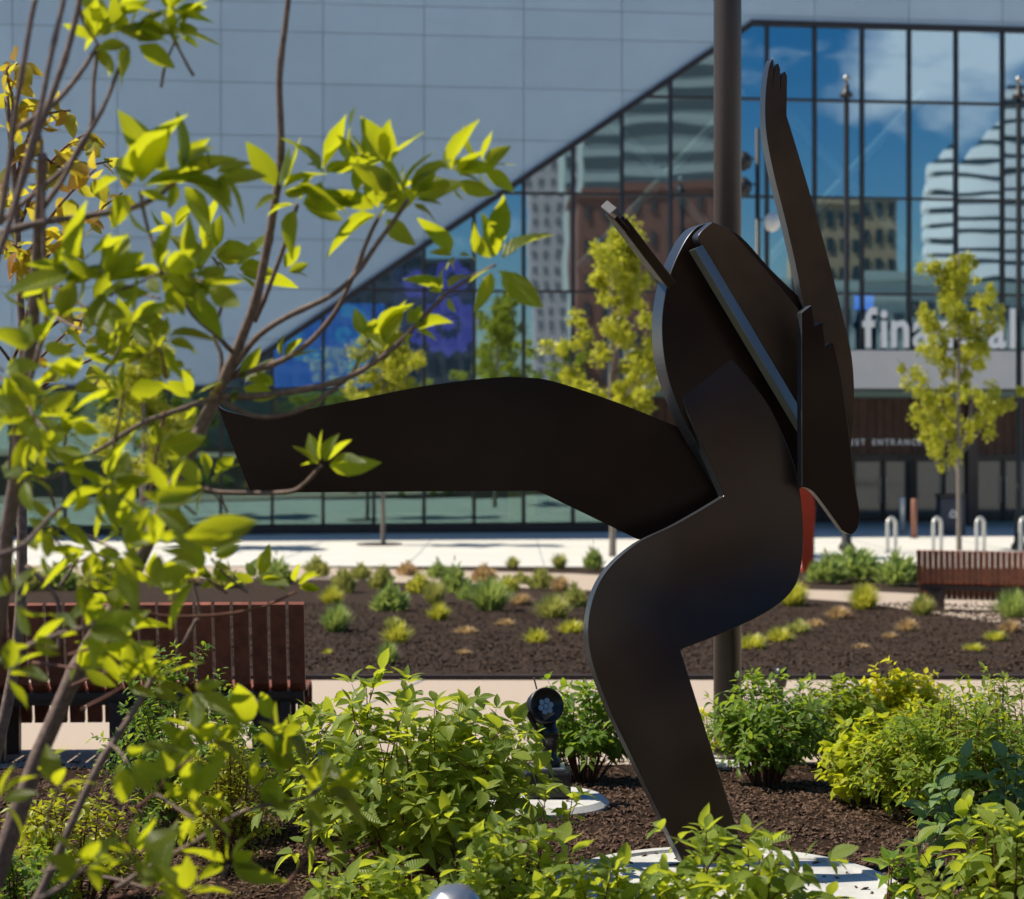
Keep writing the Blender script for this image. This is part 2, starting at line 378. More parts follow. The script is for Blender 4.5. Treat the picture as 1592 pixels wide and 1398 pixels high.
# bark chips, too many to count
rg = random.Random(5); mb = MB()
for i in range(30000):
    y = rg.uniform(4.3, 10.0) if i % 2 else rg.uniform(5.6, 9.0)
    x = rg.uniform(-.32, .32) * y
    pad = .056 if math.hypot(x - .779, y - 6.53) < .64 else (.072 if math.hypot(x - .169, y - 8.31) < .24 else (1 if math.hypot(x - .779, y - 6.53) < .67 or math.hypot(x - .169, y - 8.31) < .285 else 0))
    if pad == 1 or (pad and rg.random() < .94): continue
    s = rg.uniform(.0025, .008); l_ = s * rg.uniform(1.2, 3.6)
    q = Quaternion((rg.uniform(-.4, .4), rg.uniform(-.4, .4), 1), rg.uniform(0, 6.28)) @ Quaternion((1, 0, 0), rg.uniform(-.7, .7))
    c = Vector((x, y, gz(y) + .014 + .025 * (.5 + .5 * noise.fractal(Vector((x * 5, y * 5, 0)), 1, 2, 4)) + rg.uniform(0, .006)))
    if pad: c.z = gz(y) + pad
    vs = [c + q @ Vector(v) for v in ((-l_, -s, 0), (l_, -s * .7, 0), (l_ * .8, s, .002), (-l_ * .8, s * .8, .002), (0, 0, .008))]
    mb.add(vs, [(0, 1, 4), (1, 2, 4), (2, 3, 4), (3, 0, 4)])
tag(mb.build('bark_mulch', M['chip']), 'loose brown bark chips over the near planting bed', 'mulch', kind='stuff')
rg = random.Random(6); mb = MB()
for i in range(20000):
    y = rg.uniform(14.6, 27); x = rg.uniform(-.32, .32) * y
    s = rg.uniform(.005, .014); l_ = s * rg.uniform(1, 2.8)
    q = Quaternion((0, 0, 1), rg.uniform(0, 6.28)) @ Quaternion((1, 0, 0), rg.uniform(-.8, .8))
    c = Vector((x, y, gz(y) + .032 + .06 * (.5 + .5 * noise.fractal(Vector((x * 1.6, y * 1.6, 0)), 1, 2, 4)) + rg.uniform(0, .012)))
    vs = [c + q @ Vector(v) for v in ((-l_, -s, 0), (l_, -s, 0), (l_, s, 0), (-l_, s, 0), (0, 0, .02))]
    mb.add(vs, [(0, 1, 4), (1, 2, 4), (2, 3, 4), (3, 0, 4)])
tag(mb.build('mound_mulch', mat('grey_brown_chip', (.036, .023, .017), .9, spec=.1, nscale=14, col2=(.10, .068, .050))), 'loose grey-brown chips over the mulch mound', 'mulch', kind='stuff')

# ------------------------------------------------------------------ the building
TAN = .12; TH = math.atan(TAN); D0 = 55.0
MU0, MS = .356, 1.523
def FU(px):     # photo column -> distance along the facade
    k = (px - CX) / F; y = D0 / (1 - k * TAN); return k * y / math.cos(TH)
def FZ(px, py):
    k = (px - CX) / F; y = D0 / (1 - k * TAN); return EYE - (py - HY) / F * y
bld = empty('office_building', (0, D0, 0), 'grey clad building with diagonal-edged glass front behind the sculpture', 'building', rz=TH)
ORI[bld.name] = Vector((0, 0, 0))
def fpart(name, mb, m, parent=None, **k): return mb.build(name, m, parent or bld, local=True, **k)
ULEFT, URIGHT = MU0 - 17 * MS, MU0 + 17 * MS
TOPZ = 14.0; ZL = [-1.45, 2.65, 5.64, 8.64, 11.67, TOPZ]
uA, zA, uB, zB = FU(336), 2.65, FU(1168), TOPZ
def roofline(u):        # lower edge of the cladding = upper edge of the glass
    if u <= uA: return zA
    if u >= uB: return zB
    return zA + (u - uA) / (uB - uA) * (zB - zA)
def breaks(u0, u1, z):  # columns where the roofline bends or crosses z
    s = {u0, u1}
    for u in (uA, uB):
        if u0 < u < u1: s.add(u)
    if zA < z < zB:
        uc = uA + (z - zA) / (zB - zA) * (uB - uA)
        if u0 < uc < u1: s.add(uc)
    return sorted(s)
us = [MU0 + k * 2 * MS for k in range(-9, 10)]
us = [u for u in us if ULEFT - .1 <= u <= URIGHT + .1]; us = [ULEFT] + [u for u in us if u > ULEFT + .2 and u < URIGHT - .2] + [URIGHT]
zs = [2.65, 4.14, 5.64, 7.15, 8.70, 10.25, 11.84, 13.39, 14.26, 15.8, 17.35, 18.9, 20.3]
g_ = .010
for i in range(len(us) - 1):
    for j in range(len(zs) - 1):
        u0, u1, z0, z1 = us[i] + g_, us[i + 1] - g_, zs[j] + g_, zs[j + 1] - g_
        bu = breaks(u0, u1, z0 - .09)
        hi = sorted(set(breaks(u0, u1, z1 - .09)) | set(bu))
        low = [(u, max(z0, roofline(u) + .09)) for u in hi]
        low = [(u, z) for u, z in low if z < z1 - .001] 
        keep = []
        # crossing with the top edge of the panel
        for (ua, za), (ub, zb) in zip([(u, max(z0, roofline(u) + .09)) for u in hi][:-1], [(u, max(z0, roofline(u) + .09)) for u in hi][1:]):
            if min(za, zb) >= z1 - .001: continue
            keep.append((ua, min(za, z1))); keep.append((ub, min(zb, z1)))
        if len(keep) < 2: continue
        pts = []
        for p in keep:
            if not pts or abs(p[0] - pts[-1][0]) > .002 or abs(p[1] - pts[-1][1]) > .002: pts.append(p)
        uL, uR = pts[0][0], pts[-1][0]
        poly = pts[:]
        if z1 - pts[-1][1] > .002: poly.append((uR, z1))
        if z1 - pts[0][1] > .002: poly.append((uL, z1))
        if len(poly) < 3: continue
        mb = MB().prism([(u, -.02, z) for u, z in poly], (0, .05, 0))
        fpart('wall_panel', mb, M['wall'])
# backing behind the joints, following the roofline
bk = [(ULEFT, zA), (uA, zA), (uB, zB), (URIGHT, zB), (URIGHT, 20.3), (ULEFT, 20.3)]
fpart('wall', MB().prism([(u, .035, z) for u, z in bk], (0, .3, 0)), M['joint'])
fr = MB()
def strip(p, q, w, y0=-.10, d=.2):
    p, q = Vector((p[0], 0, p[1])), Vector((q[0], 0, q[1])); t = (q - p).normalized(); nn = Vector((-t.z, 0, t.x)) * w / 2
    return MB().prism([p - nn + Vector((0, y0, 0)), q - nn + Vector((0, y0, 0)), q + nn + Vector((0, y0, 0)), p + nn + Vector((0, y0, 0))], (0, d, 0))
fpart('frame', strip((uA - .05, zA + .02), (uB + .04, zB + .02), .17, -.11), M['frame'])
fpart('frame', strip((uB - .03, zB + .03), (URIGHT, zB + .03), .17, -.104), M['frame'])
fpart('frame', strip((ULEFT, zA), (uA, zA), .16, -.106), M['frame'])
# glass
def glass_mat(name='tinted_mirror_glass', fac=.48, gcol=(.62, .80, .93, 1)):
    m = bpy.data.materials.new(name); m.use_nodes = True
    n, l = m.node_tree.nodes, m.node_tree.links; n.remove(n['Principled BSDF']); out = n['Material Output']
    gl = n.new('ShaderNodeBsdfGlossy'); gl.inputs['Roughness'].default_value = .012; gl.inputs['Color'].default_value = gcol
    tr = n.new('ShaderNodeBsdfTransparent'); tr.inputs['Color'].default_value = (.78, .88, .88, 1)
    t = n.new('ShaderNodeTexCoord'); mp = n.new('ShaderNodeMapping'); mp.inputs['Scale'].default_value = (.35, .35, .7)
    z = n.new('ShaderNodeTexNoise'); z.inputs['Scale'].default_value = 1.0; z.inputs['Detail'].default_value = 1
    bp = n.new('ShaderNodeBump'); bp.inputs['Strength'].default_value = 1; bp.inputs['Distance'].default_value = .0024
    l.new(t.outputs['Object'], mp.inputs[0]); l.new(mp.outputs[0], z.inputs['Vector']); l.new(z.outputs['Fac'], bp.inputs['Height']); l.new(bp.outputs[0], gl.inputs['Normal'])
    ms = n.new('ShaderNodeMixShader'); ms.inputs[0].default_value = fac
    l.new(tr.outputs[0], ms.inputs[1]); l.new(gl.outputs[0], ms.inputs[2]); l.new(ms.outputs[0], out.inputs['Surface'])
    return m
M['glass'] = glass_mat(); M['glass_low'] = glass_mat('clear_green_glass', .22, (.5, .75, .72, 1))
ncol = list(range(-17, 17)); uE = MU0 + 2 * MS     # the entrance recess starts at this mullion
rg = random.Random(11)
for k in ncol:
    u0, u1 = MU0 + k * MS + .045, MU0 + (k + 1) * MS - .045
    for j in range(5):
        z0, z1 = ZL[j] + .035, ZL[j + 1] - .035
        if k >= 2 and j == 0: continue
        if k >= 2 and j == 1: z0 = 3.92
        pts = []
        for u in breaks(u0, u1, z1 + .06): pts.append((u, min(z1, roofline(u) - .07)))
        pts = [(u, z) for u, z in pts]
        if max(z for u, z in pts) <= z0 + .01: continue
        if min(z for u, z in pts) < z0:
            uc = uA + (z0 + .07 - zA) / (zB - zA) * (uB - uA)
            pts = [(max(uc, u0), z0)] + [(u, z) for u, z in pts if z > z0 + .001]
            poly = [(u1, z0)] + pts[::-1]
        else: poly = [(u0, z0), (u1, z0)] + pts[::-1]
        cc = Vector((sum(p[0] for p in poly) / len(poly), 0, sum(p[1] for p in poly) / len(poly)))
        q = Quaternion((0, 0, 1), rg.gauss(0, .0026)) @ Quaternion((1, 0, 0), rg.gauss(0, .0022))
        poly3 = [cc + q @ (Vector((u, 0, z)) - cc) for u, z in poly[::-1]]
        fpart('pane', MB().prism(poly3[::-1], (0, .02, 0)), M['glass_low'] if j == 0 else M['glass'])
for k in range(-17, 18):
    u = MU0 + k * MS; top = roofline(u) - .05; bot = ZL[0] if k <= 2 else 3.90
    if top > bot + .1: fpart('mullion', MB().box((u, -.03, (top + bot) / 2), (.10, .16, top - bot)), M['frame'])
for z in ZL[1:5]:
    u0 = uA + (z - zA) / (zB - zA) * (uB - uA) + .1 if z > zA + .1 else ULEFT
    u1 = URIGHT if z > 3 else uE
    fpart('transom', MB().box(((u0 + u1) / 2, -.028, z), (u1 - u0, .13, .075)), M['frame'])
fpart('sill', MB().box(((ULEFT + uE) / 2, -.06, -1.58), (uE - ULEFT, .24, .26)), M['frame'])
fpart('fascia', MB().box(((uE + URIGHT) / 2, -.25, 3.27), (URIGHT - uE - .01, .75, 1.19)), M['fascia'], bevel=.01)
fpart('canopy_edge', MB().box(((uE + URIGHT) / 2, -.25, 2.645), (URIGHT - uE - .01, .79, .05)), M['frame'])
# side walls, roof, rear wall and rooms
DEP = 22.0
fpart('side_wall', MB().box((ULEFT - .15, DEP / 2, 9.3), (.3, DEP, 22.2)), M['wall'])
fpart('side_wall', MB().box((URIGHT + .15, DEP / 2, 9.3), (.3, DEP, 22.2)), M['wall'])
fpart('rear_wall', MB().box((0, DEP + .16, 9.3), (URIGHT - ULEFT + .6, .3, 22.2)), M['wall'])
fpart('roof', MB().box((0.3, DEP / 2 + 1.9, 20.45), (URIGHT - ULEFT + .6, DEP - 3.2, .28)), M['joint'])
fpart('added_skylight', MB().box((0.3, 1.75, 20.4), (URIGHT - ULEFT + .6, 3.4, .04)), M['glass'])  # glazed roof opening added so sun reaches the braces
fpart('inner_wall', MB().box((0.3, 8.5, 9.2), (URIGHT - ULEFT - .1, .2, 21.6)), M['inside'])
fpart('floor_slab', MB().box((0.3, 4.6, 2.62), (URIGHT - ULEFT - .2, 7.6, .36)), M['inside'])
fpart('lobby_floor', MB().box(((ULEFT + uE) / 2, 4.2, -1.66), (uE - ULEFT - .2, 8.2, .1)), M['inside'])
fpart('stair_landing', MB().box((MU0 - 1 * MS, 5.4, 5.9), (9 * MS, 5.8, .3)), M['inside'])
# diagonal braces inside the glass
def brace(cx, cy, hw, hh, w=.9):
    uc, zc = FU(cx), FZ(cx, cy)
    for sx in (-1, 1):
        b = MB().tube([(uc - sx * hw, w + .16 * (sx > 0), zc - hh), (uc + sx * hw, w + .16 * (sx > 0), zc + hh)], .15, n=8)
        fpart('brace', b, M['brace'], smooth=True)
brace(1320, 275, 2.6, 2.75, .35); brace(1035, 275, 2.6, 2.75, .35)
# coloured panels inside the glass; the glow of the blue and violet artwork is added
def em(name, col, s):
    m = bpy.data.materials.new(name); m.use_nodes = True; b = m.node_tree.nodes['Principled BSDF']
    b.inputs['Base Color'].default_value = (.02, .02, .02, 1); b.inputs['Emission Color'].default_value = (*col, 1); b.inputs['Emission Strength'].default_value = s; return m
eb, ed, ev, ec = em('blue_glow_artwork', (.002, .09, .42), 1.5), em('dark_violet_glow_artwork', (.008, .010, .05), 1.5), em('violet_ring', (.07, .055, .40), 1.3), em('cyan_stroke', (.02, .25, .6), 1.2)
def uz(px, py): return FU(px), FZ(px, py)
def panel(name, x0, y0, x1, y1, w, m):
    a, b = uz(x0, y1), uz(x1, y0)
    return fpart(name, MB().box(((a[0] + b[0]) / 2, w, (a[1] + b[1]) / 2), (b[0] - a[0], .06, b[1] - a[1])), m)
s1 = panel('glow_artwork', 425, 470, 600, 604, .7, eb)
s2 = panel('glow_artwork', 612, 415, 748, 545, .7, ed)
def ring(parent, cx, cy, r0, r1, m, w=.66, a0=0, a1=360, lobes=0):
    c = uz(cx, cy); vs = []; N = 40
    for i in range(N + 1):
        a = R(a0 + (a1 - a0) * i / N); k = 1 + (.12 * math.sin(a * lobes) if lobes else 0)
        for r in (r0 * k, r1 * k):
            vs.append((c[0] + math.cos(a) * r, w, c[1] + math.sin(a) * r))
    nv = len(vs); vs += [(v[0], v[1] + .008, v[2]) for v in vs]
    fs = [(2 * i, 2 * i + 2, 2 * i + 3, 2 * i + 1) for i in range(N)] + [(2 * i + nv, 2 * i + 1 + nv, 2 * i + 3 + nv, 2 * i + 2 + nv) for i in range(N)]
    MBr = MB().add(vs, fs)
    MBr.build('ring', m, parent, local=True)
for (cx, cy, r0, r1, lb) in ((700, 505, .40, .88, 11), (700, 500, .05, .24, 7), (650, 440, .1, .42, 5), (705, 428, .16, .52, 6), (655, 520, .1, .3, 4)):
    ring(s2, cx, cy, r0, r1, ev, lobes=lb)
for (cx, cy, r0, r1, a0, a1) in ((540, 510, .35, .75, -60, 110), (535, 520, .06, .26, 0, 300), (480, 565, .2, .5, 20, 160), (560, 575, .15, .4, 0, 200), (455, 520, .05, .3, 0, 360)):
    ring(s1, cx, cy, r0, r1, ec, a0=a0, a1=a1)
panel('poster', 792, 764, 838, 806, .5, mat('ochre_poster', (.55, .40, .09), .6))
panel('poster', 856, 768, 884, 800, .5, mat('orange_poster', (.5, .13, .06), .6))
panel('poster', 1336, 458, 1366, 480, .5, em('blue_strip_sign', (.02, .12, .6), 2.5))
# entrance recess
zf = -1.72
RD = 4.2
fpart('recess_ceiling', MB().box(((uE + URIGHT) / 2, RD / 2 + .1, 2.74), (URIGHT - uE, RD + .1, .12)), M['joint'])
fpart('recess_side', MB().box((uE - .1, RD / 2 + .14, .48), (.18, RD, 4.3)), M['frame'])
k = 0; u = uE + .12
rg = random.Random(3)
while u < URIGHT - .3:                       # timber boards above the doors
    w_ = .30
    zb = .35 if 0 < 1 else 0
    fpart('wood_panel', MB().box((u + w_ / 2, RD - .04 - rg.uniform(0, .03), 1.6), (w_ - .02, .06, 2.1)), M['wood'])
    u += w_; k += 1
fpart('door_head', MB().box(((uE + URIGHT) / 2, RD - .12, .47), (URIGHT - uE - .1, .16, .16)), M['frame'])
fpart('recess_wall', MB().box(((uE + URIGHT) / 2, RD + .16, .5), (URIGHT - uE, .2, 4.4)), M['frame'])
dg = mat('dark_door_glass', (.03, .045, .05), .06, spec=.8)
u = uE + .2; k = 0
while u < URIGHT - 1.2:
    wd = 1.05
    d = fpart('door', MB().box((u + wd / 2, RD - .08, -.66), (wd - .03, .06, 2.12)), M['frame'])
    MB().box((u + wd / 2, RD - .125, -.6), (wd - .22, .02, 1.8)).build('pane', dg, d, local=True)
    MB().box((u + (wd - .1 if k % 2 == 0 else .1), RD - .17, -.65), (.03, .04, .9)).build('handle', M['steel'], d, local=True)
    u += wd; k += 1
for px in (1262, 1532):
    fpart('column', MB().box((FU(px), 1.2, .48), (.35, .35, 4.3)), M['dsteel'], bevel=.01)

# lettering
def word(text, px0, px1, py_base, body, depth, m, name, label, w=-.74, gap=.12, bold=.0, space=.4):
    u0, u1 = FU(px0), FU(px1); z = FZ(px0, py_base)
    root = empty(name, (0, D0, 0), label, 'sign', rz=TH); ORI[root.name] = Vector((0, 0, 0))
    obs = []; x = 0; items = []
    for ch in text:
        if ch == ' ': items.append(None); continue
        cu = bpy.data.curves.new('letter', 'FONT'); cu.body = ch; cu.size = body; cu.extrude = depth / 2; cu.offset = bold; cu.materials.append(m)
        cu.resolution_u = 6
        o = bpy.data.objects.new('letter', cu); COL.objects.link(o); o.parent = root; items.append(o)
    bpy.context.view_layer.update()
    tot = 0
    for o in items: tot += space if o is None else o.dimensions.x + gap
    tot -= gap; s = (u1 - u0) / tot; x = u0
    dgp = bpy.context.evaluated_depsgraph_get(); new = []
    for o in items:
        if o is None: new.append(None); continue
        me = bpy.data.meshes.new_from_object(o.evaluated_get(dgp)); bpy.data.objects.remove(o)
        n2 = link('letter', me, root); new.append(n2)
    items = new; bpy.context.view_layer.update()
    for o in items:
        if o is None: x += space * s; continue
        bx = min(c[0] for c in o.bound_box)
        o.rotation_euler = (R(90), 0, 0); o.scale = (s, 1, 1)
        o.location = (x - bx * s, w, z); x += (o.dimensions.x + gap) * s
    return root
word('financial', 1333, 1568, 540, 1.72, .12, M['white'], 'letter_sign', 'large white lowercase word "financial" standing on the entrance fascia', w=-.5, gap=.16, bold=.035)
word('WEST ENTRANCE', 1306, 1432, 692, .26, .03, mat('grey_letter', (.6, .6, .6), .4), 'entrance_sign', 'small pale capitals WEST ENTRANCE over the dark entrance doors', w=-.02, gap=.07, bold=.006, space=.2)
# the bar the entrance letters stand on
# ------------------------------------------------------------------ buildings across the street, seen mirrored in the glass
nF = Vector((math.sin(TH), -math.cos(TH), 0)); pF = Vector((0, D0, 0))
def mirror(p): p = Vector(p); return p - nF * 2 * (p - pF).dot(nF)
def MG(px, Dv): 
    p = mirror(Vector(((px - CX) / F * Dv, Dv, 0))); return p.x, p.y
def mz(py, Dv): return EYE - (py - HY) / F * Dv
def across(name, label, x0, x1, ytop, Dv, depth, m, rows, colsn, wm, win=(.55, .5), band=False, rz=0.0, z_first=None):
    a = Vector((*MG(x0, Dv), 0)); b = Vector((*MG(x1, Dv), 0)); t = (b - a).normalized(); L_ = (b - a).length
    inward = Vector((t.y, -t.x, 0))
    if inward.dot(nF) < 0: inward = -inward            # body extends away from the mirror building
    c = (a + b) / 2; ang = math.atan2(t.y, t.x)
    root = empty(name, (c.x, c.y, -1.9), label, 'building', rz=ang)
    ORI[root.name] = Vector((0, 0, 0))
    H = mz(ytop, Dv) + 1.9; sgn = 1 if (Matrix.Rotation(-ang, 3, 'Z') @ inward).y > 0 else -1
    MB().box((0, sgn * depth / 2, H / 2), (L_, depth, H)).build('wall', m, root, local=True)
    MB().box((0, sgn * depth / 2, H + .3), (L_ + .6, depth + .6, .6)).build('parapet', M['fascia'] if band else m, root, local=True)
    rh = H / rows; cw = L_ / colsn
    for r_ in range(rows):
        if band:
            MB().box((0, -sgn * .02, rh * (r_ + .5)), (L_ - .6, .3, rh * win[1])).build('window', wm, root, local=True)
        else:
            for cc in range(colsn):
                MB().box((-L_ / 2 + cw * (cc + .5), -sgn * .02, rh * (r_ + .5)), (cw * win[0], .25, rh * win[1])).build('window', wm, root, local=True)
    return root, L_, H, sgn, inward
wdk = mat('dark_window', (.03, .04, .05), .15, spec=.7)
brick = mat('red_brown_brick', (.21, .085, .06), .85, nscale=2, namp=.15)
tanm = mat('tan_brick', (.45, .33, .20), .85, nscale=1.5, namp=.1)
across('office_tower', 'pale banded office tower across the street, mirrored in the glass left of the pole', 893, 1148, 40, 260, 22, mat('grey_green_band', (.36, .39, .36), .7), 17, 1, mat('grey_band_window', (.09, .10, .10), .3), (.9, .45), band=True)
across('brick_building', 'red brick block across the street, mirrored below the banded tower', 900, 1150, 302, 150, 14, brick, 8, 9, mat('dim_brick_window', (.08, .06, .055), .4), (.3, .42))
across('stone_building', 'tan brick block with square windows, mirrored above the entrance letters', 1262, 1402, 322, 165, 14, tanm, 9, 7, wdk, (.5, .5))
across('slender_tower', 'slender pinkish tower, mirrored beside the left street tree', 832, 886, 190, 300, 14, mat('pinkish_stone', (.50, .42, .42), .8), 20, 3, mat('dim_stone_window', (.20, .19, .20), .4), (.35, .5))
across('low_hall', 'low grey-green hall across the street, mirrored at the foot of the glass', 1165, 1700, 452, 140, 12, mat('grey_green_render', (.30, .36, .34), .8), 4, 22, wdk, (.6, .4))
across('added_dark_block', 'dark slate office block added across the street to darken the glass around the blue artwork', 300, 742, 405, 175, 14, mat('dark_slate_render', (.05, .06, .075), .6), 7, 16, wdk, (.55, .5))  # block added to give the left glass a dark reflection
# white building with stepped balconies
def white_tower():
    Dv = 360
    a = Vector((*MG(1446, Dv), 0)); b = Vector((*MG(1720, Dv), 0)); t = (b - a).normalized()
    inward = Vector((t.y, -t.x, 0)); inward = inward if inward.dot(nF) > 0 else -inward
    root = empty('white_tower', (a.x, a.y, -1.9), 'white curved tower with stepped balcony bands, mirrored at the right of the glass', 'building'); ORI[root.name] = Vector((a.x, a.y, -1.9))
    wm = mat('white_render', (.86, .86, .85), .6)
    L_ = (b - a).length; top = mz(116, Dv) + 1.9; rh = 3.15; nrow = int(top / rh)
    for r_ in range(nrow):
        z = -1.9 + rh * r_
        poly = []
        # plan bulges towards the mirror, each storey set back a little at its left end
        sb = max(0, (r_ - nrow + 6)) * 3.0
        N = 14
        for i in range(N + 1):
            s_ = sb + (L_ - sb) * i / N
            bul = -6.5 * math.sin(math.pi * (.15 + .8 * s_ / L_))
            poly.append(a + t * s_ + inward * (bul + 7) + Vector((0, 0, z)))
        poly += [a + t * L_ + inward * 15 + Vector((0, 0, z)), a + t * (sb + 2) + inward * 15 + Vector((0, 0, z))]
        MB().prism(poly, (0, 0, rh - 1.05)).build('balcony_band', wm, root)
        cen = sum(poly, Vector()) / len(poly)
        inner = [p + (cen - p).normalized() * 1.3 + Vector((0, 0, rh - 1.05)) for p in poly]
        MB().prism(inner, (0, 0, 1.05)).build('window', wdk, root)
white_tower()

# ------------------------------------------------------------------ leaves and plants
def leaf_mesh(mb, pos, d, nrm, ln, wd, fold=.25, curl=.25, shape='ovate', petiole=.12, twist=0.0, bend=0.0, wav=0.0):
    d = d.normalized(); s = d.cross(nrm)
    if s.length < 1e-4: s = d.cross(Vector((1, 0, .1)))
    s.normalize(); nn = s.cross(d).normalized()
    prof = {'ovate': ((.0, .05), (.18, .72), (.38, 1.0), (.62, .86), (.83, .45), (1.0, .0)),
            'lance': ((.0, .05), (.22, .7), (.45, 1.0), (.7, .75), (.88, .34), (1.0, .0)),
            'obov': ((.0, .06), (.25, .5), (.5, .88), (.72, 1.0), (.9, .62), (1.0, .0))}[shape]
    vs = []; uv = []; fs = []
    for i, (t, w) in enumerate(prof):
        tt = petiole + t * (1 - petiole)
        c = pos + d * (ln * tt) - nn * (ln * curl * t * t)
        hw = wd * .5 * w; q_ = Quaternion(d, twist * t); s_, n_ = q_ @ s, q_ @ nn
        c = c + s * (ln * bend * t * t); lift = n_ * (hw * fold); wv = n_ * (wav * ln * math.sin(t * 9) * w)
        vs += [c - s_ * hw + lift + wv, c, c + s_ * hw + lift - wv]; uv += [(.5 - .5 * w, t), (.5, t), (.5 + .5 * w, t)]
    for i in range(len(prof) - 1):
        a = i * 3
        fs += [(a, a + 1, a + 4, a + 3), (a + 1, a + 2, a + 5, a + 4)]
    mb.add(vs, fs, uv)
LV = {}
def leaf_variants(key, m, shape, ratio):
    k = (key, shape, ratio)
    if k not in LV:
        out = []
        for f, c, tw, be, wa, rr in ((.25, .15, .3, .05, .01, 1), (.5, .35, -.4, -.06, .02, .9), (.15, .5, .6, .1, .025, 1.1), (.35, -.08, -.2, -.1, .0, .85), (.7, .2, .9, .0, .02, 1), (.1, .3, -.8, .08, .03, 1.15), (.4, .75, .2, -.04, .015, .95), (.3, .1, 0, .12, .035, .75)):
            mb = MB(); leaf_mesh(mb, Vector((0, 0, 0)), Vector((0, 1, 0)), Vector((0, 0, 1)), 1, ratio * rr, f, c, shape, twist=tw, bend=be, wav=wa)
            out.append(mb.build('leaf', m, smooth=True, mesh_only=True))
        LV[k] = out
    return LV[k]
def put_leaves(root, leaves, mkey, shape='ovate', ratio=.5, cap=300, rg=None):
    """leaves: (pos, dir, normal, length); the ones that show largest are parts of their own, the rest one foliage part"""
    m = L[mkey]; rg = rg or random.Random(1)
    cpos = cam.location
    leaves = sorted(leaves, key=lambda q: (q[0] - cpos).length / q[3])
    var = leaf_variants(mkey, m, shape, ratio); O = ORI[root.name]
    for p, d, n, ln in leaves[:cap]:
        o = link('leaf', rg.choice(var), root)
        d = d.normalized(); s = d.cross(n)
        if s.length < 1e-4: s = Vector((1, 0, 0))
        s.normalize(); n2 = s.cross(d)
        mt = Matrix((s, d, n2)).transposed().to_4x4(); mt.translation = p - O
        sw = rg.uniform(.85, 1.15)
        o.matrix_local = mt @ Matrix.Diagonal((ln * sw, ln, ln, 1))
    if len(leaves) > cap:
        mb = MB()
        for p, d, n, ln in leaves[cap:]:
            leaf_mesh(mb, p, d, n, ln, ln * ratio * rg.uniform(.85, 1.15), rg.uniform(.1, .5), rg.uniform(0, .5), shape)
        tag(mb.build('foliage', m, root, smooth=True), kind='stuff')
def rvec(rg): 
    while True:
        v = Vector((rg.uniform(-1, 1), rg.uniform(-1, 1), rg.uniform(-1, 1)))
        if .05 < v.length < 1: return v.normalized()
def bush(name, label, cat, px, D, w_px, top_py, mkey, leaf, n_stem=26, shape='ovate', ratio=.5, cap=300, seed=1, group=None, per=6, base=None,
         spray=.55, bark='bark_r', shell=.55, low=.12, zoff=0.0, tipk=4, flat=.5):
    """many-stemmed shrub; px/top_py/w_px: photo column of its middle, row of its top, width in the photo at distance D"""
    rg = random.Random(seed)
    b = GX(px, D); root = empty(name, (b.x, b.y, b.z), label, cat, group)
    top = EYE - (top_py - HY) / F * D; H = top - b.z; rx = w_px / F * D / 2; ry = rx * .85
    st = MB(); leaves = []
    for i in range(n_stem):
        an = rg.uniform(0, 6.283); rr = math.sqrt(rg.uniform(0, 1)); 
        zt = low + (1 - low) * (1 - rr ** 2.4 * .7) * rg.uniform(.45 if i % 2 else .82, 1.0)
        tip = b + Vector((math.cos(an) * rx * rr, math.sin(an) * ry * rr, H * zt))
        b0 = b + Vector((math.cos(an) * rx * .12, math.sin(an) * ry * .12, 0))
        mid = b0.lerp(tip, .5) + Vector((math.cos(an) * rx * .10, math.sin(an) * ry * .1, H * .06)) + rvec(rg) * H * .03
        pts = smooth_pts([b0 - Vector((0, 0, .03)), mid, tip], 6)
        st.tube(pts, [.0055 * (1 - .75 * k / (len(pts) - 1)) for k in range(len(pts))], n=4, cap=False)
        # side twigs
        segs = [pts]
        for _ in range(3):
            k = rg.randint(4, len(pts) - 2); p = pts[k]
            dirn = (rvec(rg) + Vector((math.cos(an), math.sin(an), .7)) * .7).normalized()
            q = p + dirn * H * rg.uniform(.12, .3)
            if q.z > top: q.z = top
            tp = smooth_pts([p, p.lerp(q, .5) + Vector((0, 0, .01)), q], 3); segs.append(tp)
            st.tube(tp, [.0028 * (1 - .7 * j / (len(tp) - 1)) for j in range(len(tp))], n=3, cap=False)
        for sg in segs:
            ln_tot = sum((sg[j + 1] - sg[j]).length for j in range(len(sg) - 1))
            npair = max(2, int(ln_tot * (.75 if sg is pts else 1) / (leaf * spray)))
            a0 = rg.uniform(0, 6.28)
            for j in range(npair):
                t = (1 - .72 * j / npair) if sg is pts else (1 - .85 * j / npair)
                f = t * (len(sg) - 1); k = min(int(f), len(sg) - 2); p = sg[k].lerp(sg[k + 1], f - k); ax = (sg[k + 1] - sg[k]).normalized()
                rel = (p.z - b.z) / H
                if rel < low: continue
                s1_ = ax.orthogonal().normalized(); s2_ = ax.cross(s1_)
                for h in range(2 if j else tipk):
                    aa = a0 + j * 1.571 + h * (math.pi if j else 6.283 / tipk)
                    out = s1_ * math.cos(aa) + s2_ * math.sin(aa)
                    d = (out * 1.0 + ax * (.35 if j else .9) + Vector((0, 0, -.05)) + rvec(rg) * .25).normalized()
                    d.z *= flat if d.z < 0 else 1
                    d.normalize()
                    nrm = (Vector((0, 0, 1)) + ax * .4 + rvec(rg) * .35).normalized()
                    leaves.append((p, d, nrm, leaf * rg.uniform(.6, 1.12) * (.7 if j == 0 and h > 1 else 1)))
    tag(st.build('stem', M[bark], root, smooth=True), kind='stuff')
    put_leaves(root, leaves, mkey, shape, ratio, cap, rg)
    return root, len(leaves)

